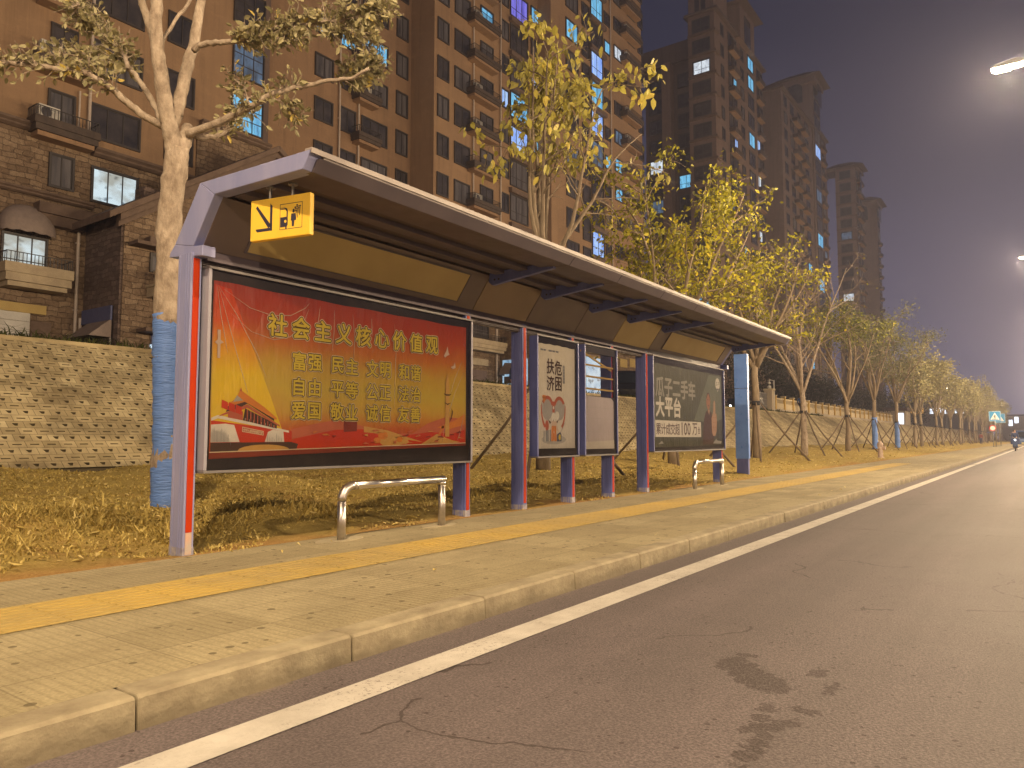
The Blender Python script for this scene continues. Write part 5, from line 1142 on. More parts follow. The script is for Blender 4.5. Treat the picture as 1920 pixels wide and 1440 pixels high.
for (u0, v0, u1, v1) in ((240, 462, 306, 474), (255, 618, 306, 629)):
    c = span(u0, v0, u1, v1, YW); part(bW, 'canopy_slab', 'trim_brown', lambda g: (g.box(c[0], c[1] + 1.2, YW - .8, YW, c[2], c[2] + .16), g.box(c[0] + .7, c[1] + 1.2, YW - .5, YW, c[2] + .161, c[2] + .5)), .02)
c = span(284, 478, 312, 512, YW); window(bW, (c[0] + c[1]) / 2 + .3, c[2], YW, 1.3, c[3] - c[2], 2, 1, 'curtain_glass')
c = span(276, 512, 312, 568, YW); part(bW, 'balcony', 'trim_cream', lambda g: (g.box(c[0], c[1] + .9, YW - .7, YW, c[2] + .1, c[2] + .52), g.box(c[0] - .06, c[1] + .95, YW - .76, YW, c[2] + .521, c[2] + .62), [g.box(c[0] + .25 * k, c[0] + .25 * k + .11, YW - .7, YW - .6, c[2] + .621, c[3] - .1) for k in range(7)], g.box(c[0] - .04, c[1] + .93, YW - .74, YW - .56, c[3] - .099, c[3])), .012)
c = span(281, 646, 304, 676, YW); part(bW, 'lit_doorway', 'screen_glow', lambda g: g.box(c[0], c[1] + .4, YW - .06, YW - .003, EH, c[3]))
part(bW, 'door_header', 'paint_navy', lambda g: g.box(c[0] + .02, c[1] + .42, YW - .09, YW - .003, c[3] + .01, c[3] + .75), .01)
zq = float(on_y(216, 572, YW + .2)[2])
part(bW, 'side_opening', 'box_black', lambda g: g.box(XW - .16, XW - .101, YW + .45, YA - .4, EH, zq))
part(bW, 'side_fascia', 'paint_navy', lambda g: g.box(XW - .24, XW - .161, YW + .42, YA - .35, zq - .62, zq + .02), .01)
part(bW, 'side_awning', 'awning_brown', lambda g: g.idx([(XW - .17, YW + .45, zq - .55), (XW - .17, YA - .9, zq - .55), (XW - 1.1, YA - .9, zq - 1.35), (XW - 1.1, YW + .45, zq - 1.35), (XW - .17, YW + .45, zq - 1.35), (XW - .17, YA - .9, zq - 1.35)], [(0, 1, 2, 3), (0, 3, 4), (1, 5, 2)]))
def sshut(g):
    z = EH
    while z < zq - 1.4: g.box(XW - .20, XW - .161, YW + .5, YA - .8, z, z + .10); z += .112
part(bW, 'side_shutter', 'steel_worn', sshut)
g = MB(); xx = XW - .25
g.tube([(xx, YA - .28, zq - .3), (xx, YA - .28, zq - .75), (xx, YA - .55, zq - 1.1), (xx, YA - .55, EH)], .07, 8); g.build('downpipe', 'pipe_pale', bW)

# ------------------------------------------------------------------ long stepped tower block
Y3 = YA; XB3 = float(on_y(1034, 400, Y3)[0]); r_ = ray(1009, 400); Y2 = float(r_[1] * XB3 / r_[0])
XB2 = float(on_y(812, 400, Y2)[0]); r_ = ray(768, 400); Y1 = float(r_[1] * XB2 / r_[0]); XB4 = float(on_y(1206, 400, Y3)[0])
bB = empty('apartment_tower', (56, Y3, EH), 'long stepped ochre apartment tower with many lit windows behind the shelter', 'building')
ZT = 62.
part(bB, 'wall', 'ochre_deep', lambda g: (g.box(19, XB2 - .001, Y1, Y1 + 13, EH, ZT),))
part(bB, 'wall', 'ochre_render', lambda g: g.box(XB2, XB3 - .001, Y2, Y1 + 13, EH, ZT))
part(bB, 'wall', 'ochre_render', lambda g: g.box(XB3, XB4, Y3, Y1 + 13, EH, ZT))
XP = float(on_y(936, 650, Y3 - .3)[0])
part(bB, 'stone_podium', 'stone_wall', lambda g: (g.box(XE + .2, XP - .001, Y3 - .3, Y1 - .01, EH, 9.9), g.box(XP, XB3 - .002, Y3 - .3, Y2 - .01, EH, 9.9), g.box(XB3 - .001, XB4 + .02, Y3 - .3, Y3 - .003, EH, 9.9)))
part(bB, 'podium_cornice', 'trim_brown', lambda g: cornice(g, XE + .2, XB4 + .1, Y3 - .3, 9.9, 1.1))
cand = []   # (x, z, y, w, h, cols, rows, glass)
def column(u0, v0, u1, v1, y, pitch, k0, k1, cols, rows=1, lits={}, w=None, h=None, base='mix'):
    x0, x1, z0, z1 = span(u0, v0, u1, v1, y); W, Hh = w or (x1 - x0), h or (z1 - z0); rr = random.Random(int(u0 * 7 + y))
    for k in range(k0, k1):
        z = z0 + pitch * k; x = (x0 + x1) / 2
        if z < 10.6 or not infr(x, y, z, 70): continue
        gl = lits.get(k, rr.choice(['dark_glass', 'dark_glass', 'curtain_glass']) if base == 'mix' else base)
        cand.append((x, z, y, W, Hh, cols, rows, gl))
PT = 3.03
column(591, 182, 621, 234, Y1, 3.03, -4, 6, 2, lits={3: 'lit_cyan', 2: 'lit_cyan'})
column(637, 200, 664, 253, Y1, 3.03, -4, 6, 2, lits={2: 'lit_cyan'})
column(679, 219, 723, 277, Y1, 3.05, -4, 6, 3, lits={2: 'lit_cyan'})
column(743, 245, 761, 293, Y1, 3.03, -4, 7, 2)
column(821, 178, 839, 225, Y2, PT, -6, 8, 2)
column(853, 196, 879, 246, Y2, PT, -6, 8, 2)
column(902, 12, 923, 52, Y2, PT, -12, 3, 2, lits={0: 'lit_cyan', -4: 'curtain_glass'})
column(940, 37, 952, 77, Y2, PT, -12, 3, 2, lits={-2: 'lit_blue', -7: 'dark_glass'})
column(957, 55, 988, 112, Y2, PT, -13, 3, 3, 2, lits={1: 'lit_violet', -2: 'lit_cyan', -3: 'lit_blue', -9: 'lit_cyan'}, h=2.15)
column(995, 12, 1009, 50, Y2, PT, -14, 3, 2, lits={0: 'lit_cyan', -2: 'lit_blue', -4: 'lit_cyan'}, w=1.1)
column(1061, 45, 1082, 85, Y3, PT, -14, 3, 3, lits={0: 'lit_cyan', -4: 'lit_dim'}, h=1.75)
column(1091, 62, 1104, 112, Y3, PT, -14, 3, 1, 2, base='dark_glass', h=2.2)
column(1107, -5, 1128, 45, Y3, PT, -14, 3, 2, 2, lits={0: 'lit_cyan', -2: 'lit_blue', -3: 'lit_cyan', -4: 'lit_blue', -5: 'lit_dim', 1: 'lit_blue', -8: 'lit_blue'}, h=2.3)
column(1132, 75, 1143, 105, Y3, PT, -14, 4, 1, lits={0: 'lit_cyan', -4: 'lit_cyan'}, w=1.05)
column(1151, 85, 1164, 118, Y3, PT, -14, 4, 2, lits={0: 'lit_white', -3: 'lit_dim', -4: 'lit_cyan', -5: 'lit_cyan'})
column(1176, 58, 1189, 90, Y3, PT, -14, 4, 2, lits={0: 'lit_pink', -4: 'lit_cyan', -5: 'lit_cyan', -6: 'lit_pink'})
column(1195, 75, 1204, 105, Y3, PT, -14, 4, 1, base='dark_glass', w=1.0)
def area(c):
    d = proj((c[0], c[2], c[1]))[2]; return c[3] * c[4] / d ** 2 * (1.6 if c[7].startswith('lit') else 1)
cand.sort(key=area, reverse=True)
for c in cand[:100]: window(bB, c[0], c[1], c[2], c[3], c[4], c[5], c[6], c[7], trim=.10)
if len(cand) > 100:
    g = MB(); gm = ['window_frame']
    for (x, z, y, W, Hh, cols, rows, gl) in cand[100:]:
        if gl not in gm: gm.append(gl)
        g.mi = 0; a = W / 2
        for q in ((-a - .1, -a, -.1, Hh + .1), (a, a + .1, -.1, Hh + .1), (-a, a, Hh, Hh + .1), (-a, a, -.1, 0)): g.box(x + q[0], x + q[1], y - .1, y + .05, z + q[2], z + q[3])
        for k in range(1, cols): g.box(x - a + W * k / cols - .025, x - a + W * k / cols + .025, y - .055, y, z, z + Hh)
        if rows > 1: g.box(x - a, x + a, y - .053, y, z + Hh * .34, z + Hh * .34 + .045)
        g.mi = gm.index(gl); g.face([(x - a, y - .022, z), (x + a, y - .022, z), (x + a, y - .022, z + Hh), (x - a, y - .022, z + Hh)])
    o = g.build('small_window', gm, bB); o['kind'] = 'stuff'
nb = 0
for (u0, v0, u1, v1, y, k0, k1) in ((659, 190, 700, 205, Y1, -3, 5), (875, 118, 924, 140, Y2, -4, 4), (1162, 125, 1192, 140, Y3, -8, 3)):
    x0, x1, z0, _ = span(u0, v0, u1, v1, y)
    for k in range(k0, k1):
        z = z0 + PT * k
        if z > 10.6 and infr((x0 + x1) / 2, y, z, 30):
            ledge(bB, x0, x1, y, z, .85, .52)
            if (k * 7 + nb) % 3 != 1: aircon(bB, x0 + 1.0, y - .2, z + .53)
            nb += 1
for (u, y) in ((635, Y1), (671, Y1), (886, Y2), (937, Y2), (1144, Y3)): pipe(bB, float(on_y(u, 200, y)[0]), y, 10.3, 60, .065)
x0, x1, z0, _ = span(955, 105, 990, 118, Y2)
for k in range(-11, 3):
    z = z0 + PT * k
    if z > 11 and infr(x0, Y2, z, 30): part(bB, 'window_sill', 'trim_brown', lambda g: g.box(x0 - .1, x1 + .15, Y2 - .35, Y2 - .003, z - .55, z - .13))
x0, x1, z0, _ = span(1105, 45, 1131, 50, Y3)
for k in range(-11, 3):
    z = z0 + PT * k
    if z > 11 and infr(x0, Y3, z, 30): part(bB, 'window_sill', 'trim_brown', lambda g: g.box(x0 - .1, x1 + .15, Y3 - .35, Y3 - .003, z - .55, z - .13))
# ground floors seen under the shelter roof
yp = Y3 - .3
x0, x1, z0, z1 = span(880, 640, 934, 660, yp); ledge(bB, x0 - 1.5, x1, yp, z0, .8, .62, 'trim_cream', cream=True)
x0, x1, z0, z1 = span(886, 606, 914, 634, yp); window(bB, (x0 + x1) / 2, z0, yp, x1 - x0, 1.5, 3, 2, 'dark_glass')
x0, x1, z0, z1 = span(880, 670, 914, 687, yp); part(bB, 'shop_fascia', 'trim_cream', lambda g: g.box(x0 - 1.5, x1, yp - .1, yp - .002, z0, z1), .01)
x0, x1, z0, z1 = span(880, 692, 912, 730, yp); part(bB, 'shutter_door', 'taupe_render', lambda g: g.box(x0 - 1.5, x1, yp - .06, yp - .002, EH, z1), .01)
pipe(bB, float(on_y(929, 640, yp)[0]), yp, EH, 9.8, .09)
for u in (1162, 1180): 
    c = span(u, 672, u + 13, 690, yp); part(bB, 'shop_fascia', 'sign_tan', lambda g: g.box(c[0], c[1], yp - .08, yp - .002, c[2], c[3]), .01)
    c = span(u - 1, 694, u + 12, 740, yp); part(bB, 'shutter_door', 'trim_brown', lambda g: g.box(c[0], c[1], yp - .06, yp - .002, EH, c[3]), .01)
    c = span(u - 2, 648, u + 14, 664, yp); ledge(bB, c[0], c[1], yp, c[2], .7, .5, 'trim_cream', cream=True)
    c = span(u, 620, u + 11, 646, yp); window(bB, (c[0] + c[1]) / 2, c[2], yp, c[1] - c[0], c[3] - c[2], 3, 2, 'dark_glass')
# second stone wing with the lit shop in its side
XV = XP + .1; YV = 31.9; XV1 = XV + 11.5
bV = empty('stone_wing', (XV + 6, YV, EH), 'stone shop wing with a pale blue lit side opening, seen between the shelter posts', 'building')
zt = 10.6; zo = float(on_y(950, 672, 33.3)[2])
part(bV, 'wall', 'stone_wall', lambda g: g.box(XV, XV1, YV, Y3 - .31, EH, zt)); part(bV, 'cornice', 'trim_brown', lambda g: cornice(g, XV - .3, XV1 + .3, YV, zt, 1.0))
part(bV, 'lit_side', 'shop_lit', lambda g: g.box(XV - .06, XV - .003, YV + .15, Y3 - .6, EH, zo))
part(bV, 'side_awning', 'awning_brown', lambda g: g.idx([(XV - .07, YV + 1.1, zo - .3), (XV - .07, Y3 - .8, zo - .2), (XV - .9, Y3 - .8, zo - 1.2), (XV - .9, YV + 1.1, zo - 1.2), (XV - .07, YV + 1.1, zo - 1.25), (XV - .07, Y3 - .8, zo - 1.25)], [(0, 1, 2, 3), (0, 3, 4), (1, 5, 2)]))
part(bV, 'screen', 'screen_glow', lambda g: g.box(XV - .10, XV - .061, YV + 1.2, Y3 - .9, EH, zo - 1.9)); part(bV, 'screen_header', 'dark_render', lambda g: g.box(XV - .14, XV - .061, YV + 1.1, Y3 - .8, zo - 1.85, zo - 1.3), .01)
c = span(1098, 664, 1127, 740, YV); part(bV, 'lit_front', 'shop_lit', lambda g: g.box(c[0], c[1], YV - .07, YV - .003, EH, c[3] - .2)); part(bV, 'lit_front_trim', 'fence_ochre', lambda g: (g.box(c[0] - .1, c[1] + 1.2, YV - .12, YV - .071, c[3] - .199, c[3] - .02)), .01)

# ------------------------------------------------------------------ towers further along
def tower(x0, x1, y1, zt, label, seed, cols, lit, wall='brown_render', left=True, turret=None, lcols=1, ledges=(), yf=YA, back=None, ph=3.03):
    b = empty('apartment_tower', ((x0 + x1) / 2, yf, EH), label, 'building'); rr = random.Random(seed)
    part(b, 'wall', wall, lambda g: g.box(x0, x1, yf, y1, EH, zt))
    part(b, 'roof', 'dark_render', lambda g: (g.box(x0 - .5, x1 + .5, yf - .6, y1 + .4, zt, zt + .35), g.box(x0 + .6, x1 - .6, yf + .5, y1 - .6, zt + .351, zt + 1.4)), .05)
    nw = 0; nf = int((zt - 8) / ph)
    for k in range(nf):
        z = zt - 2.4 - ph * k
        if not infr((x0 + x1) / 2, yf, z, 40): continue
        for ci, (fx, w_, h_) in enumerate(cols):
            x = x0 + fx * (x1 - x0); gl = lit.get((ci, k), rr.choice(['dark_glass', 'dark_glass', 'dark_glass', 'curtain_glass']))
            if infr(x, yf, z, 10) and nw < 98: window(b, x, z, yf, w_, h_, 2, 1, gl, trim=.12, deep=True); nw += 1
        if left:
            for j in range(lcols):
                gl = lit.get(('L', k), 'dark_glass'); y = yf + (y1 - yf) * (j + .5) / lcols
                if nw < 98: window(b, x0, z - .1, y, 2.3, 1.75, 2, 2, gl, rz=R(-90), trim=.15); nw += 1
    if left:
        for k in range(nf):
            z = zt - 2.4 - ph * k
            if infr(x0, yf, z, 20): part(b, 'floor_band', 'trim_brown', lambda g: (g.box(x0 - .28, x0 - .002, yf - .28, y1, z - .62, z - .30), g.box(x0 - .0, x0 + 1.2, yf - .28, yf - .002, z - .62, z - .30)))
    for (fx, w_) in ledges:
        for k in range(nf):
            z = zt - 3.4 - ph * k; x = x0 + fx * (x1 - x0)
            if infr(x, yf, z, 10): ledge(b, x - w_ / 2, x + w_ / 2, yf, z, .9, .55, rail=False)
    if turret:
        tx0, tx1, tz = turret
        part(b, 'turret', wall, lambda g: g.box(tx0, tx1, yf - .8, yf + 6.5, EH if tz < 0 else zt - .2, abs(tz)))
        part(b, 'turret_roof', 'dark_render', lambda g: g.idx([(tx0 - 1.1, yf - 2.0, abs(tz)), (tx1 + 1.1, yf - 2.0, abs(tz)), (tx1 + 1.1, yf + 7.6, abs(tz)), (tx0 - 1.1, yf + 7.6, abs(tz)), (tx0 + 1.6, yf + 1, abs(tz) + 1.7), (tx1 - 1.6, yf + 1, abs(tz) + 1.7), (tx1 - 1.6, yf + 4.6, abs(tz) + 1.7), (tx0 + 1.6, yf + 4.6, abs(tz) + 1.7)], [(3, 2, 1, 0), (0, 1, 5, 4), (1, 2, 6, 5), (2, 3, 7, 6), (3, 0, 4, 7), (4, 5, 6, 7)]))
        for (q, w_) in (((tx0 + tx1) / 2, (tx1 - tx0) * .42),):
            part(b, 'turret_window', 'dark_glass', lambda g: g.box(q - w_ / 2, q + w_ / 2, yf - .86, yf - .803, abs(tz) - 5.2, abs(tz) - 1.0)); part(b, 'turret_arch', 'dark_glass', lambda g: g.prism_x([(yf + 1.6, abs(tz) - 5), (yf + 4.4, abs(tz) - 5), (yf + 4.4, abs(tz) - 2)] + [(yf + 3 + 1.4 * math.cos(a), abs(tz) - 2 + 1.0 * math.sin(a)) for a in np.linspace(.4, 2.75, 7)] + [(yf + 1.6, abs(tz) - 2)], tx0 - .06, tx0 - .003))
    return b
def X(u): return float(on_y(u, 400, YA)[0])
def Zt(u, v, y=YA): return float(on_y(u, v, y)[2])
xc = X(1346); rc = ray(1294, 300); yc = float(rc[1] * xc / rc[0]); rd = ray(1212, 300); yd = float(rd[1] * (xc + 3) / rd[0])
zC = Zt(1352, 36)
tC = tower(xc, X(1424), yc, zC, 'dim brown apartment tower with banded side and lit white window, next after the ochre tower', 2, ((.16, .9, 1.6), (.34, 1.3, 1.7), (.44, 1.3, 1.7), (.62, 1.2, 1.7), (.84, 2.6, 2.0)), {(4, 0): 'lit_cyan', (4, 1): 'lit_cyan', (2, 2): 'lit_cyan', (4, 4): 'lit_cyan', (2, 5): 'lit_blue', ('L', 2): 'lit_white', ('L', 13): 'lit_cyan', (1, 8): 'lit_dim', (3, 10): 'lit_cyan'}, ledges=((.38, 3.2),), turret=(X(1385), X(1412), Zt(1400, 42)))
part(tC, 'wall', 'dark_render', lambda g: g.box(xc + 3, X(1420), yc + .002, yd, EH, zC - 4.5)); part(tC, 'parapet', 'dark_render', lambda g: g.box(xc + 2.4, X(1420), yc + .01, yd + .6, zC - 4.499, zC - 1.6))
part(tC, 'side_wing', 'brown_render', lambda g: g.box(xc + 1.6, xc + 2.99, yc + 3.5, yd - 3.2, EH, zC - 4.6))
for k in range(14):
    for (yy, gl) in ((yc + 1.8, 'lit_cyan' if k == 5 else 'dark_glass'), (yd - 1.7, 'lit_white' if k == 4 else ('lit_dim' if k == 6 else 'dark_glass'))):
        window(tC, xc + 2.99, zC - 8.2 - 3.03 * k, yy, 2.0, 1.9, 2, 2, gl, rz=R(-90), trim=.12)
part(tC, 'corner_tower', 'brown_render', lambda g: g.box(xc + .02, xc + 5.5, YA + .02, yc - .1, zC + .36, zC + 9)); part(tC, 'tower_opening', 'dark_glass', lambda g: [g.box(xc - .04, xc + .018, YA + 1.2 + q * (yc - YA - 2) / 2, YA + 1.2 + (q + .72) * (yc - YA - 2) / 2, zC + .6, zC + 8) for q in (0, 1)])
tc2 = tower(X(1427), X(1449), YA + 10, Zt(1440, 150, YA + 1.2), 'narrow recessed brown tower with pale balcony undersides and a lit white window', 3, ((.2, 1.2, 1.7), (.55, 1.6, 1.7), (.85, 1.2, 1.7)), {(1, 4): 'lit_blue', (0, 4): 'lit_blue', (1, 6): 'lit_white', (0, 7): 'lit_cyan', (1, 9): 'lit_white', (0, 11): 'lit_dim'}, left=False, ledges=((.55, 3.),), yf=YA + 1.2)
xd = X(1470)
tD = tower(xd, X(1526), YA + 9, Zt(1472, 176), 'brown tower in the row of towers with a square hatted corner turret', 4, ((.12, 1.6, 1.8), (.32, 2., 1.8), (.55, 2., 1.8), (.8, 2.4, 1.8)), {(3, 9): 'lit_cyan', (3, 15): 'lit_cyan', (2, 15): 'lit_dim', (1, 13): 'lit_dim'}, 'taupe_render', left=False, ledges=((.43, 4.), (.68, 3.2)))
tD2 = tower(X(1529), X(1543), YA + 9, Zt(1531, 168), 'slim turret tower with overhanging hat roof and a lit stair window', 5, ((.55, 4.2, 2.4),), {(0, 4): 'lit_blue', (0, 7): 'lit_dim', (0, 10): 'lit_cyan', (0, 13): 'lit_cyan'}, 'taupe_render', left=False, turret=(X(1527), X(1543), Zt(1531, 160)))
tE0 = tower(X(1546), X(1566), YA + 9, Zt(1548, 268, YA + 1.5), 'low-set brown tower between two hatted towers', 6, ((.25, 2., 1.8), (.7, 2., 1.8)), {(1, 8): 'lit_dim'}, 'taupe_render', left=False, ledges=((.5, 4.),), yf=YA + 1.5)
xe = X(1605); re_ = ray(1568, 400); ye = float(re_[1] * xe / re_[0])
tE = tower(xe, X(1617), ye, Zt(1606, 318), 'hazy taupe tower with banded side and one green-white lit window', 7, ((.3, 2.2, 1.8), (.75, 2.2, 1.8)), {('L', 10): 'lit_white', ('L', 5): 'lit_dim'}, 'taupe_render', ledges=((.5, 5.),), turret=(X(1596) + 6, X(1613), Zt(1606, 316)))
xf = X(1644); rf = ray(1618, 450); yf_ = float(rf[1] * xf / rf[0])
tF = tower(xf, X(1649), yf_, Zt(1644, 388), 'farthest hazy taupe tower, last and lowest of the row', 8, ((.5, 3., 1.8),), {}, 'taupe_render', left=False, turret=(xf - 4, X(1648), Zt(1644, 384)))
for k in range(12): ledge(tF, xf - .9, xf + .9, yf_ - 4 + .0, 20 + 3.03 * k, .8, .6, rail=False)

# ------------------------------------------------------------------ things on the terrace above the embankment
def dark_tree(x, y, h, rad, seed, label, n=3400):
    rng = np.random.default_rng(seed); o = empty('evergreen_tree', (x, y, EH), label, 'tree', 'dark evergreens on the terrace')
    g = MB(); g.tube([(0, 0, -.2), (.05, 0, h * .3), (0, .05, h * .75)], [.16, .13, .04], 8)
    for k in range(9):
        a = k * 2.4; z = h * (.22 + .07 * k); g.tube([(0, 0, z), (math.cos(a) * rad * .5, math.sin(a) * rad * .5, z + h * .08), (math.cos(a) * rad * .85, math.sin(a) * rad * .85, z + h * .1)], [.05, .03, .012], 5, False)
    link('trunk', g.mesh('trunk', 'bark_far', smooth=True), o)
    cl = rng.normal(0, 1, (46, 3)); cl /= np.linalg.norm(cl, axis=1, keepdims=True); cl *= rng.uniform(.35, 1., (46, 1)) ** .6
    c = np.stack([cl[:, 0] * rad, cl[:, 1] * rad, h * .58 + cl[:, 2] * h * .42], -1); i = rng.integers(0, 46, n)
    P = c[i] + rng.normal(0, rad * .2, (n, 3)); A = rng.normal(0, 1, (n, 3)) - np.array([0, 0, .3]); L = rng.uniform(.18, .34, n)
    link('crown', leaf_mesh('crown', P, A, L, L * .5, 'leaf_dark', np.clip(.5 + rng.normal(0, .25, 46)[i] + rng.normal(0, .15, n), 0, 1), rng, False), o); return o
for k, (u, y, h, rad) in enumerate(((1395, 25, 8.2, 2.6), (1432, 25.5, 8.6, 2.8), (1468, 26, 7.4, 2.6), (1512, 24, 5.8, 2.8), (1548, 24, 6.0, 3.0), (1585, 24, 6.2, 3.2), (1618, 24, 6.4, 3.4), (1648, 24, 6.8, 3.6), (1674, 24, 7.2, 3.9), (1698, 24, 7.6, 4.2), (1718, 24, 8.0, 4.6))):
    dark_tree(float(on_y(u, 740, y)[0]), y, h, rad, 60 + k, 'dark evergreen tree on the terrace behind the cream balustrade' if k > 2 else ('rounded dark evergreen behind the blue pylon', 'tall dark evergreen behind the security camera pole', 'dark evergreen just past the white gate pillar')[k])
# cream balustrade: posts and open panels, one run
YF = 17.7; fx0 = float(on_y(1452, 760, YF)[0]); fx1 = float(on_y(1672, 780, YF)[0])
fe = empty('balustrade', (fx0, YF, EH), 'long cream balustrade with ochre posts along the top of the embankment', 'fence'); x = fx0; k = 0
g = MB(); g.box(fx0 - .2, fx1 + .2, YF - .12, YF + .12, EH - .05, EH + .35); g.build('base_wall', 'plaster_far', fe, bevel=.02)
while x < fx1 - 1.2:
    g = MB(); g.mi = 0; g.box(x - .14, x + .14, YF - .16, YF + .16, EH + .3, EH + 1.35); g.mi = 1; g.box(x - .18, x + .18, YF - .2, YF + .2, EH + 1.351, EH + 1.45); g.build('fence_post', ['fence_ochre', 'fence_cream'], fe, bevel=.015)
    L = 2.6; g = MB(); g.box(x + .145, x + L - .145, YF - .06, YF + .06, EH + .351, EH + .82); g.box(x + .145, x + L - .145, YF - .07, YF + .07, EH + 1.12, EH + 1.25)
    for j in range(8): xx = x + .3 + (L - .6) * j / 7; g.box(xx - .05, xx + .05, YF - .04, YF + .04, EH + .821, EH + 1.119)
    g.build('fence_panel', 'fence_cream', fe); x += L; k += 1
px = float(on_y(1443, 760, YF)[0])
gp = empty('gate_pillar', (px, YF, EH), 'white gate pillar with a small lamp at the near end of the balustrade', 'pillar')
g = MB(); g.box(px - .30, px + .30, YF - .3, YF + .3, EH - .1, EH + 1.75); g.build('shaft', 'plaster_far', gp, bevel=.02)
g = MB(); g.box(px - .38, px + .38, YF - .38, YF + .38, EH + 1.751, EH + 1.88); g.build('cap', 'fence_cream', gp, bevel=.02)
g = MB(); g.ball((px + .05, YF, EH + 2.02), .15); g.build('globe', 'ac_white', gp, smooth=True)
cx = float(on_y(1452, 760, YF - .25)[0])
cp = empty('camera_pole', (cx, YF - .25, EH), 'slim white security camera pole with side arm by the gate pillar', 'pole')
zt_ = float(on_y(1452, 713, YF - .25)[2]); g = MB(); g.tube([(cx, YF - .25, EH - .05), (cx, YF - .25, zt_)], .055, 10); g.tube([(cx, YF - .25, zt_ - .03), (cx - .75, YF - .1, zt_ - .02)], .03, 8); g.build('pole', 'ac_white', cp, smooth=True)
g = MB(); g.tube([(cx - .72, YF - .1, zt_ - .03), (cx - .72, YF - .1, zt_ - .2)], .035, 8); g.ball((cx - .72, YF - .1, zt_ - .27), .11); g.build('camera_dome', 'ac_white', cp, smooth=True)
mg = empty('mesh_gate', (px - 1.3, YF + .1, EH), 'grey wire mesh gate between the pylon and the white pillar', 'gate')
g = MB()
for j in range(22): g.box(px - 2.6 + .105 * j, px - 2.58 + .105 * j, YF + .09, YF + .11, EH, EH + 1.5)
for z in (.05, .5, 1.0, 1.48): g.box(px - 2.6, px - .33, YF + .085, YF + .115, EH + z, EH + z + .035)
g.build('grille', 'metal_grey', mg)

def car(name, x, y, z, yaw, label, cat, body, van=False, lights=True):
    """a parked vehicle: shaped body, glasshouse, four wheels, lamps; nose towards its own -x"""
    t = empty(name, (x, y, z), label, cat); t.rotation_euler = (0, 0, yaw); O = (0, 0, 0)
    if van: prof = [(-2.1, .35), (-2.15, .75), (-2.05, .98), (-1.62, 1.12), (-1.05, 1.78), (-.8, 1.92), (1.95, 1.95), (2.1, 1.8), (2.15, .9), (2.1, .35)]; gl = [(-1.5, 1.14), (-1.03, 1.72), (-.35, 1.76), (-.35, 1.14)]; gl2 = [(-.2, 1.14), (-.2, 1.76), (1.9, 1.78), (1.95, 1.14)]
    else: prof = [(-2.15, .32), (-2.2, .62), (-2.0, .82), (-1.0, .95), (-.35, 1.38), (.2, 1.46), (1.0, 1.42), (1.65, 1.05), (2.15, .98), (2.2, .6), (2.15, .32)]; gl = [(-.86, .97), (-.30, 1.34), (.22, 1.40), (.22, .97)]; gl2 = [(.30, .97), (.30, 1.40), (.95, 1.36), (1.5, 1.03)]
    wd = .84; g = MB(); g.prism_y(prof, -wd, wd); b = g.build('body', body, t, bevel=.07, org=O)
    g = MB()
    for q in (gl, gl2):
        for s in (-1, 1): g.prism_y(q if s < 0 else q, *( (-wd - .006, -wd + .01) if s < 0 else (wd - .01, wd + .006)))
    a, c = (prof[3], prof[4]); g.idx([(a[0] - .01, -.68, a[1] + .03), (a[0] - .01, .68, a[1] + .03), (c[0] - .03, .60, c[1] - .02), (c[0] - .03, -.60, c[1] - .02)], [(0, 1, 2, 3)]); g.build('window_glass', 'car_glass', t, org=O)
    for wx in (-1.35, 1.35):
        for s in (-1, 1):
            g = MB(); g.prism_y([(wx + .31 * math.cos(a), .31 + .31 * math.sin(a)) for a in np.linspace(0, 2 * math.pi, 19)[:-1]], s * .86 - .10, s * .86 + .08); w_ = g.build('wheel', 'tyre', t, bevel=.02, org=O)
            g = MB(); g.prism_y([(wx + .18 * math.cos(a), .31 + .18 * math.sin(a)) for a in np.linspace(0, 2 * math.pi, 13)[:-1]], s * .86 - .108, s * .86 + .088); g.build('rim', 'metal_grey', w_, org=O)
    for s in (-1, 1):
        g = MB(); g.box(-2.225, -2.12, s * .62 - .09, s * .62 + .09, .64, .74); g.build('headlight', 'headlight' if lights else 'car_glass', t, bevel=.02, org=O)
        g = MB(); g.box(2.12, 2.225, s * .62 - .16, s * .62 + .16, .66, .84); g.build('tail_lamp', 'sign_red', t, bevel=.02, org=O)
        g = MB(); g.box(-.95, -.78, s * (wd + .10) - .08, s * (wd + .10) + .08, .98, 1.12); g.build('mirror', body, t, bevel=.03, org=O)
    return t
MATS['headlight'].cycles.emission_sampling = 'NONE'
p_ = on_y(1383, 752, 21.5); car('parked_car', float(p_[0]), 21.5, EH, R(20), 'dark parked car with bright headlights on the terrace behind the pylon', 'car', 'car_dark')
p_ = on_y(1166, 735, 20.5); car('parked_van', float(p_[0]), 20.5, EH, R(35), 'dark van parked on the terrace seen between two shelter posts', 'van', 'car_dark', True)
p_ = on_y(1188, 738, 20.0); car('parked_car', float(p_[0]) + 2.2, 20.6, EH, R(200), 'pale silver car half hidden by a shelter post beside the dark van', 'car', 'car_silver', False, False)

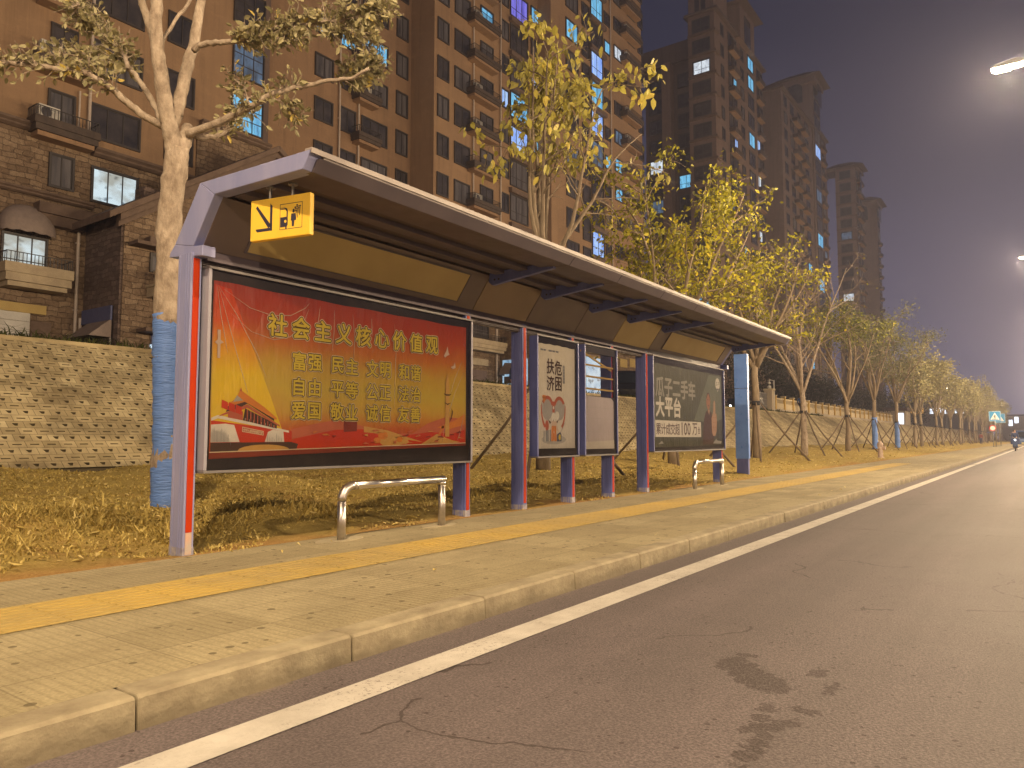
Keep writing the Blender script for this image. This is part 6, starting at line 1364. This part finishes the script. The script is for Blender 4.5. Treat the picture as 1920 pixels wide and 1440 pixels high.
# ------------------------------------------------------------------ people
def figure(name, loc, yaw, label, jacket, trousers, pose='stand', h=1.68, bag=False):
    """one skinned body, clothing grown over it"""
    t = empty(name, loc, label, 'person'); t.rotation_euler = (0, 0, yaw); k = h / 1.68
    st = .22 if pose == 'walk' else .04
    J = {'pel': (0, 0, .92), 'spi': (0, .01, 1.12), 'che': (0, 0, 1.32), 'nec': (0, -.01, 1.44), 'hea': (0, -.03, 1.54), 'top': (0, -.02, 1.65),
         'hL': (.09, 0, .88), 'hR': (-.09, 0, .88), 'kL': (.10, -.05 - st * .6, .48), 'kR': (-.10, -.03 + st * .3, .48), 'aL': (.10, .02 - st, .08), 'aR': (-.10, .04 + st, .09), 'tL': (.11, -.14 - st, .03), 'tR': (-.11, -.12 + st, .03),
         'sL': (.17, 0, 1.38), 'sR': (-.17, 0, 1.38), 'eL': (.22, .03 + st * .4, 1.12), 'eR': (-.22, .03 - st * .4, 1.12), 'wL': (.22, -.08 + st * .3, .90), 'wR': (-.22, -.08 - st * .6, .90), 'fL': (.215, -.11 + st * .3, .82), 'fR': (-.215, -.11 - st * .6, .82)}
    RD = {'pel': .13, 'spi': .12, 'che': .13, 'nec': .055, 'hea': .095, 'top': .07, 'h': .085, 'k': .055, 'a': .04, 't': .035, 's': .065, 'e': .042, 'w': .028, 'f': .03}
    E = [('pel', 'spi'), ('spi', 'che'), ('che', 'nec'), ('nec', 'hea'), ('hea', 'top')] + [e for s in 'LR' for e in (('pel', 'h' + s), ('h' + s, 'k' + s), ('k' + s, 'a' + s), ('a' + s, 't' + s), ('che', 's' + s), ('s' + s, 'e' + s), ('e' + s, 'w' + s), ('w' + s, 'f' + s))]
    extra = {}; 
    for s, sg in (('L', 1), ('R', -1)):
        w_ = Vector(J['f' + s])
        for i in range(5):
            n1, n2 = 'g%d%s' % (i, s), 'G%d%s' % (i, s); off = Vector(((.0 if i < 4 else -.01 * sg), (-.024 + .016 * i) if i < 4 else -.045, 0)); ln = (.05, .06, .055, .045, .03)[i]
            J[n1] = tuple(w_ + off + Vector((0, 0, -.035))); J[n2] = tuple(w_ + off * 1.1 + Vector((-.006 * sg, -.008, -.035 - ln))); extra[n1] = .0095; extra[n2] = .007; E += [('f' + s, n1), (n1, n2)]
    def skin(nm, keep, grow_, m):
        names = [n for n in J if n in keep]; me = bpy.data.meshes.new(nm); me.from_pydata([tuple(c * k for c in J[n]) for n in names], [(names.index(a), names.index(b)) for a, b in E if a in keep and b in keep], [])
        o = bpy.data.objects.new(nm, me); COL.objects.link(o); md = o.modifiers.new('skin', 'SKIN'); md.use_smooth_shade = True
        sv = me.skin_vertices[0].data
        for i, n in enumerate(names):
            r_ = extra.get(n, RD.get(n, RD.get(n[0], .04))) * k + grow_; sv[i].radius = (r_, r_); sv[i].use_root = (i == 0)
        o.modifiers.new('sub', 'SUBSURF').levels = 1; o.modifiers['sub'].render_levels = 1
        m2 = bpy.data.meshes.new_from_object(o.evaluated_get(bpy.context.evaluated_depsgraph_get())); m2.materials.clear(); m2.materials.append(MATS[m]); m2.name = nm; bpy.data.objects.remove(o); bpy.data.meshes.remove(me); return link(nm, m2, t)
    body = skin('body', set(J), 0., 'skin'); skin('jacket', {'pel', 'spi', 'che', 'sL', 'sR', 'eL', 'eR', 'wL', 'wR'}, .022, jacket); skin('trousers', {'pel', 'hL', 'hR', 'kL', 'kR', 'aL', 'aR'}, .016, trousers)
    g = MB(); g.lathe_s([(.05, .125), (.088, .10), (.105, .05), (.10, -.01), (.085, -.06)][::-1], (0, .012 * k, 1.585 * k), 12, (k, k, k)); g.build('hair', 'hair', t, smooth=True, org=(0, 0, 0))
    g = MB(); g.mi = 0
    for s in (-1, 1): g.ball((.035 * s * k, -.118 * k, 1.56 * k), .011 * k, 6, 4)
    g.box(-.022 * k, .022 * k, -.122 * k, -.112 * k, 1.498 * k, 1.506 * k); g.mi = 1; g.ball((0, -.125 * k, 1.532 * k), .014 * k, 6, 4)
    g.build('face', ['hair', 'skin'], t, org=(0, 0, 0))
    g = MB()
    for s in ('L', 'R'): a = J['a' + s]; b2 = J['t' + s]; g.ball(((a[0] + b2[0]) / 2 * k, (a[1] + b2[1]) / 2 * k - .02, .035), .06, 8, 5, (.75, 1.9, .62))
    g.build('shoes', 'cloth_dark', t, smooth=True, org=(0, 0, 0))
    return t
p_ = on_y(1501, 760, 17.35); figure('person', (float(p_[0]), 17.35, EH + .06), R(75), 'person in dark blue jacket walking beside the cream balustrade', 'cloth_blue', 'cloth_dark', 'walk')
p_ = on_y(966, 722, 19.2); figure('person', (float(p_[0]), 19.2, EH - .35), R(-40), 'dark haired person on the terrace, head just showing by a shelter post', 'cloth_navy', 'cloth_dark')
p_ = on_z(1828, 833.5, 0); figure('person', (float(p_[0]), float(p_[1]) - .8, 0), R(90), 'distant person in maroon top walking on the pavement', 'cloth_maroon', 'cloth_navy', 'walk')

# ------------------------------------------------------------------ along the pavement
hp = on_z(1651, 858, .03); HX, HY = float(hp[0]), float(hp[1])
hy = empty('fire_hydrant', (HX, HY, gz(HX, HY)), 'weathered red fire hydrant at the pavement edge before the trees', 'hydrant'); z0 = gz(HX, HY)
g = MB(); g.lathe([(.17, -.03), (.17, .04), (.115, .07), (.105, .5), (.125, .52), (.125, .58), (.11, .60)], (HX, HY, z0), 16); g.build('barrel', 'hydrant_red', hy, smooth=False)
g = MB(); g.lathe([(.135, .60), (.135, .63), (.11, .70), (.06, .755), (.035, .76), (.035, .81), (.02, .82)], (HX, HY, z0), 16); g.build('bonnet', 'hydrant_red', hy)
for (dx, dy, r_) in ((0, -1, .075), (1, 0, .055), (-1, 0, .055)):
    g = MB(); c = Vector((HX, HY, z0 + .46)); d = Vector((dx, dy, 0)); g.tube([c + d * .09, c + d * .18], r_, 12); g.tube([c + d * .181, c + d * .22], r_ * 1.18, 6); g.build('outlet', 'hydrant_red', hy)
def ped_sign(u, v, label):
    p = on_z(u, v, 0); x, y = float(p[0]), float(p[1]); t = empty('pedestrian_sign', (x, y, 0), label, 'road sign', 'blue pedestrian crossing signs')
    g = MB(); g.tube([(x, y, -.05), (x, y, 3.95)], .045, 10); g.build('pole', 'metal_grey', t, smooth=True)
    yaw = R(-90); M = Matrix.Translation((x - .06, y, 3.3)) @ Matrix.Rotation(yaw, 4, 'Z')
    g = MB(); g.box(-.55, .55, -.0, .03, -.55, .55, M); pn = g.build('panel', 'sign_blue', t, bevel=.01)
    def fl(pts, d): return [tuple(M @ Vector((a, -d, c))) for a, c in pts]
    g = MB(); g.mi = 0
    for q in (((-.52, -.52), (.52, -.52), (.52, -.50), (-.52, -.50)), ((-.52, .50), (.52, .50), (.52, .52), (-.52, .52)), ((-.52, -.50), (-.50, -.50), (-.50, .50), (-.52, .50)), ((.50, -.50), (.52, -.50), (.52, .50), (.50, .50))): g.face(fl(q, .004))
    g.face(fl([(-.43, -.36), (.43, -.36), (0, .40)], .004)); g.mi = 1
    for q in ([(.0, .16), (.035, .13), (.035, .10), (-.03, .10), (-.03, .14)], [(-.035, .09), (.04, .09), (.045, -.08), (-.03, -.08)], [(-.03, -.08), (.02, -.08), (-.07, -.28), (-.11, -.28)], [(.0, -.08), (.045, -.08), (.12, -.27), (.08, -.28)], [(-.035, .08), (-.03, .03), (-.11, -.04), (-.13, -.01)], [(.04, .08), (.04, .03), (.11, -.02), (.13, .01)]): g.face(fl(q, .008))
    for j in range(4): g.face(fl([(-.24 + .13 * j, -.34), (-.16 + .13 * j, -.34), (-.14 + .13 * j, -.30), (-.21 + .13 * j, -.30)], .008))
    g.build('symbol', ['sign_white', 'sign_black'], pn); return t
ped_sign(1868, 837.6, 'blue walking-figure crossing sign, the nearer of two on thin poles'); ped_sign(1877, 836.2, 'blue walking-figure crossing sign partly hidden behind the nearer one')
p = on_z(1863, 838.0, 0); x, y = float(p[0]), float(p[1]); rs = empty('round_sign', (x, y, 0), 'small round red-rimmed white sign below the blue crossing sign', 'road sign')
g = MB(); g.tube([(x, y, -.05), (x, y, 2.2)], .035, 8); g.build('pole', 'metal_grey', rs, smooth=True)
g = MB(); g.prism_x([(y + .32 * math.cos(a), 1.98 + .32 * math.sin(a)) for a in np.linspace(0, 2 * math.pi, 25)[:-1]], x - .07, x - .04); g.build('disc', 'sign_red', rs)
g = MB(); g.prism_x([(y + .23 * math.cos(a), 1.98 + .23 * math.sin(a)) for a in np.linspace(0, 2 * math.pi, 25)[:-1]], x - .076, x - .071); g.build('disc_centre', 'sign_white', rs)
# scooter rider coming along the lane, a blue van behind
def scooter(x, y, yaw):
    t = empty('scooter', (x, y, -.12), 'dark electric scooter with a blue leg shield coming along the lane', 'scooter'); t.rotation_euler = (0, 0, yaw); O = (0, 0, 0)
    for yy in (-.62, .62):
        g = MB(); g.prism_x([(yy + .22 * math.cos(a), .22 + .22 * math.sin(a)) for a in np.linspace(0, 2 * math.pi, 19)[:-1]], -.045, .045); g.build('wheel', 'tyre', t, bevel=.02, org=O)
    g = MB(); g.prism_x([(-.55, .30), (-.62, .85), (-.5, 1.0), (-.42, .9), (-.38, .38), (.1, .34), (.15, .62), (.75, .70), (.72, .42), (.45, .30)], -.17, .17); g.build('body', 'car_blue', t, bevel=.04, org=O)
    g = MB(); g.box(-.30, .30, -.56, -.50, .55, 1.02); g.build('leg_shield', 'cloth_navy', t, bevel=.03, org=O)
    g = MB(); g.box(-.15, .15, .08, .72, .705, .79); g.build('seat', 'cloth_dark', t, bevel=.03, org=O)
    g = MB(); g.tube([(-.36, -.36, 1.04), (-.15, -.46, 1.06), (.15, -.46, 1.06), (.36, -.36, 1.04)], .018, 8); g.build('handlebar', 'metal_grey', t, smooth=True, org=O)
    for s in (-1, 1): g = MB(); g.tube([(.22 * s, -.45, 1.06), (.30 * s, -.45, 1.24)], .008, 6); g.ball((.32 * s, -.45, 1.28), .055, 8, 5); g.build('mirror', 'sign_black', t, org=O)
    g = MB(); g.ball((0, -.60, .90), .05, 10, 6); g.build('headlight', 'headlight', t, smooth=True, org=O)
    return t
sp_ = on_z(1904, 845.5, -.12); sxp, syp = float(sp_[0]), float(sp_[1]); scooter(sxp, syp, R(-88))
rd_ = figure('person', (sxp + .22, syp, .0), R(-88), 'scooter rider in dark blue padded coat facing the camera', 'cloth_navy', 'cloth_dark', 'stand', 1.62)
vp_ = on_z(1921, 839.5, -.12); van = car('delivery_van', float(vp_[0]) + 4, float(vp_[1]), -.12, 0.0, 'blue van with pale windscreen following the scooter at the edge of view', 'van', 'car_blue', True, True)
g = MB(); g.box(-2.24, -2.17, -.28, .28, .42, .58); g.build('number_plate', 'plate_yellow', van, org=(0, 0, 0))

# ------------------------------------------------------------------ the far end of the street
def far_block(x, y, w_, d_, h, label, lits, wallm='plaster_far'):
    b = empty('shop_building', (x, y, EH if y > 15 else 0), label, 'building'); z0 = b.location.z
    part(b, 'wall', wallm, lambda g: g.box(x - d_ / 2, x + d_ / 2, y - w_ / 2, y + w_ / 2, z0 - .2, z0 + h)); part(b, 'roof', 'dark_render', lambda g: g.box(x - d_ / 2 - .4, x + d_ / 2 + .4, y - w_ / 2 - .4, y + w_ / 2 + .4, z0 + h + .001, z0 + h + .5))
    for (yy, zz, sw, sh, m) in lits: part(b, 'lit_sign', m, lambda g: g.box(x - d_ / 2 - .12, x - d_ / 2 - .003, y + yy - sw / 2, y + yy + sw / 2, z0 + zz - sh / 2, z0 + zz + sh / 2))
    return b
q = on_y(1685, 785, 20.); far_block(float(q[0]) + 3, 21.5, 5, 6, 2.6, 'low pale guard house with a bright white lit door panel', ((-1.8, 1.2, .9, 2.0, 'shop_white'),))
far_block(250, 22, 22, 12, 8, 'far shop building with a row of small amber and white lit signs', tuple((10.5 - 1.25 * j, 5.9 - .1 * (j % 3), .9, 1.5, 'shop_amber' if j < 5 else 'shop_white') for j in range(16) if j % 5 != 4))
far_block(330, 3, 20, 10, 9, 'hazy building closing the far end of the avenue with scattered lit panels', ((7, 6.5, 1.2, 2.2, 'shop_white'), (5.2, 7.5, 1.2, 2.2, 'shop_white'), (2, 6.8, 1.2, 2.4, 'shop_white'), (-2, 11.0 - 3, 1.6, 2.6, 'shop_white'), (-4, 6.5, 1.6, 2.4, 'shop_white'), (-1, 2.5, 8, 1.5, 'shop_lit')))
q = on_y(1772, 726, 17.5); lx = float(q[0]); 
t = empty('terrace_lamp', (lx, 17.5, EH), 'bright round lamp glowing among the far tree branches', 'street lamp'); lz = float(q[2])
g = MB(); g.tube([(lx, 17.5, EH - .1), (lx, 17.5, lz - .3)], [.09, .06], 8); g.build('pole', 'lamp_body', t, smooth=True)
g = MB(); g.ball((lx, 17.5, lz), .55, 12, 8, (1, 1, .7)); g.build('lamp_globe', 'far_lamp', t, smooth=True)

# ------------------------------------------------------------------ the hazy night air
m = bpy.data.materials.new('haze'); m.use_nodes = True; t = m.node_tree; t.nodes.clear(); o_ = t.nodes.new('ShaderNodeOutputMaterial'); v = t.nodes.new('ShaderNodeVolumePrincipled')
v.inputs['Color'].default_value = (.72, .73, .97, 1); v.inputs['Density'].default_value = .0010; v.inputs['Anisotropy'].default_value = .45; t.links.new(v.outputs[0], o_.inputs['Volume']); MATS['haze'] = m
g = MB(); g.box(-310, 910, -610, 610, -1.3, 95); o = g.build('haze', 'haze'); tag(o, 'thin night haze hanging in the air over the whole street', 'haze', kind='stuff')
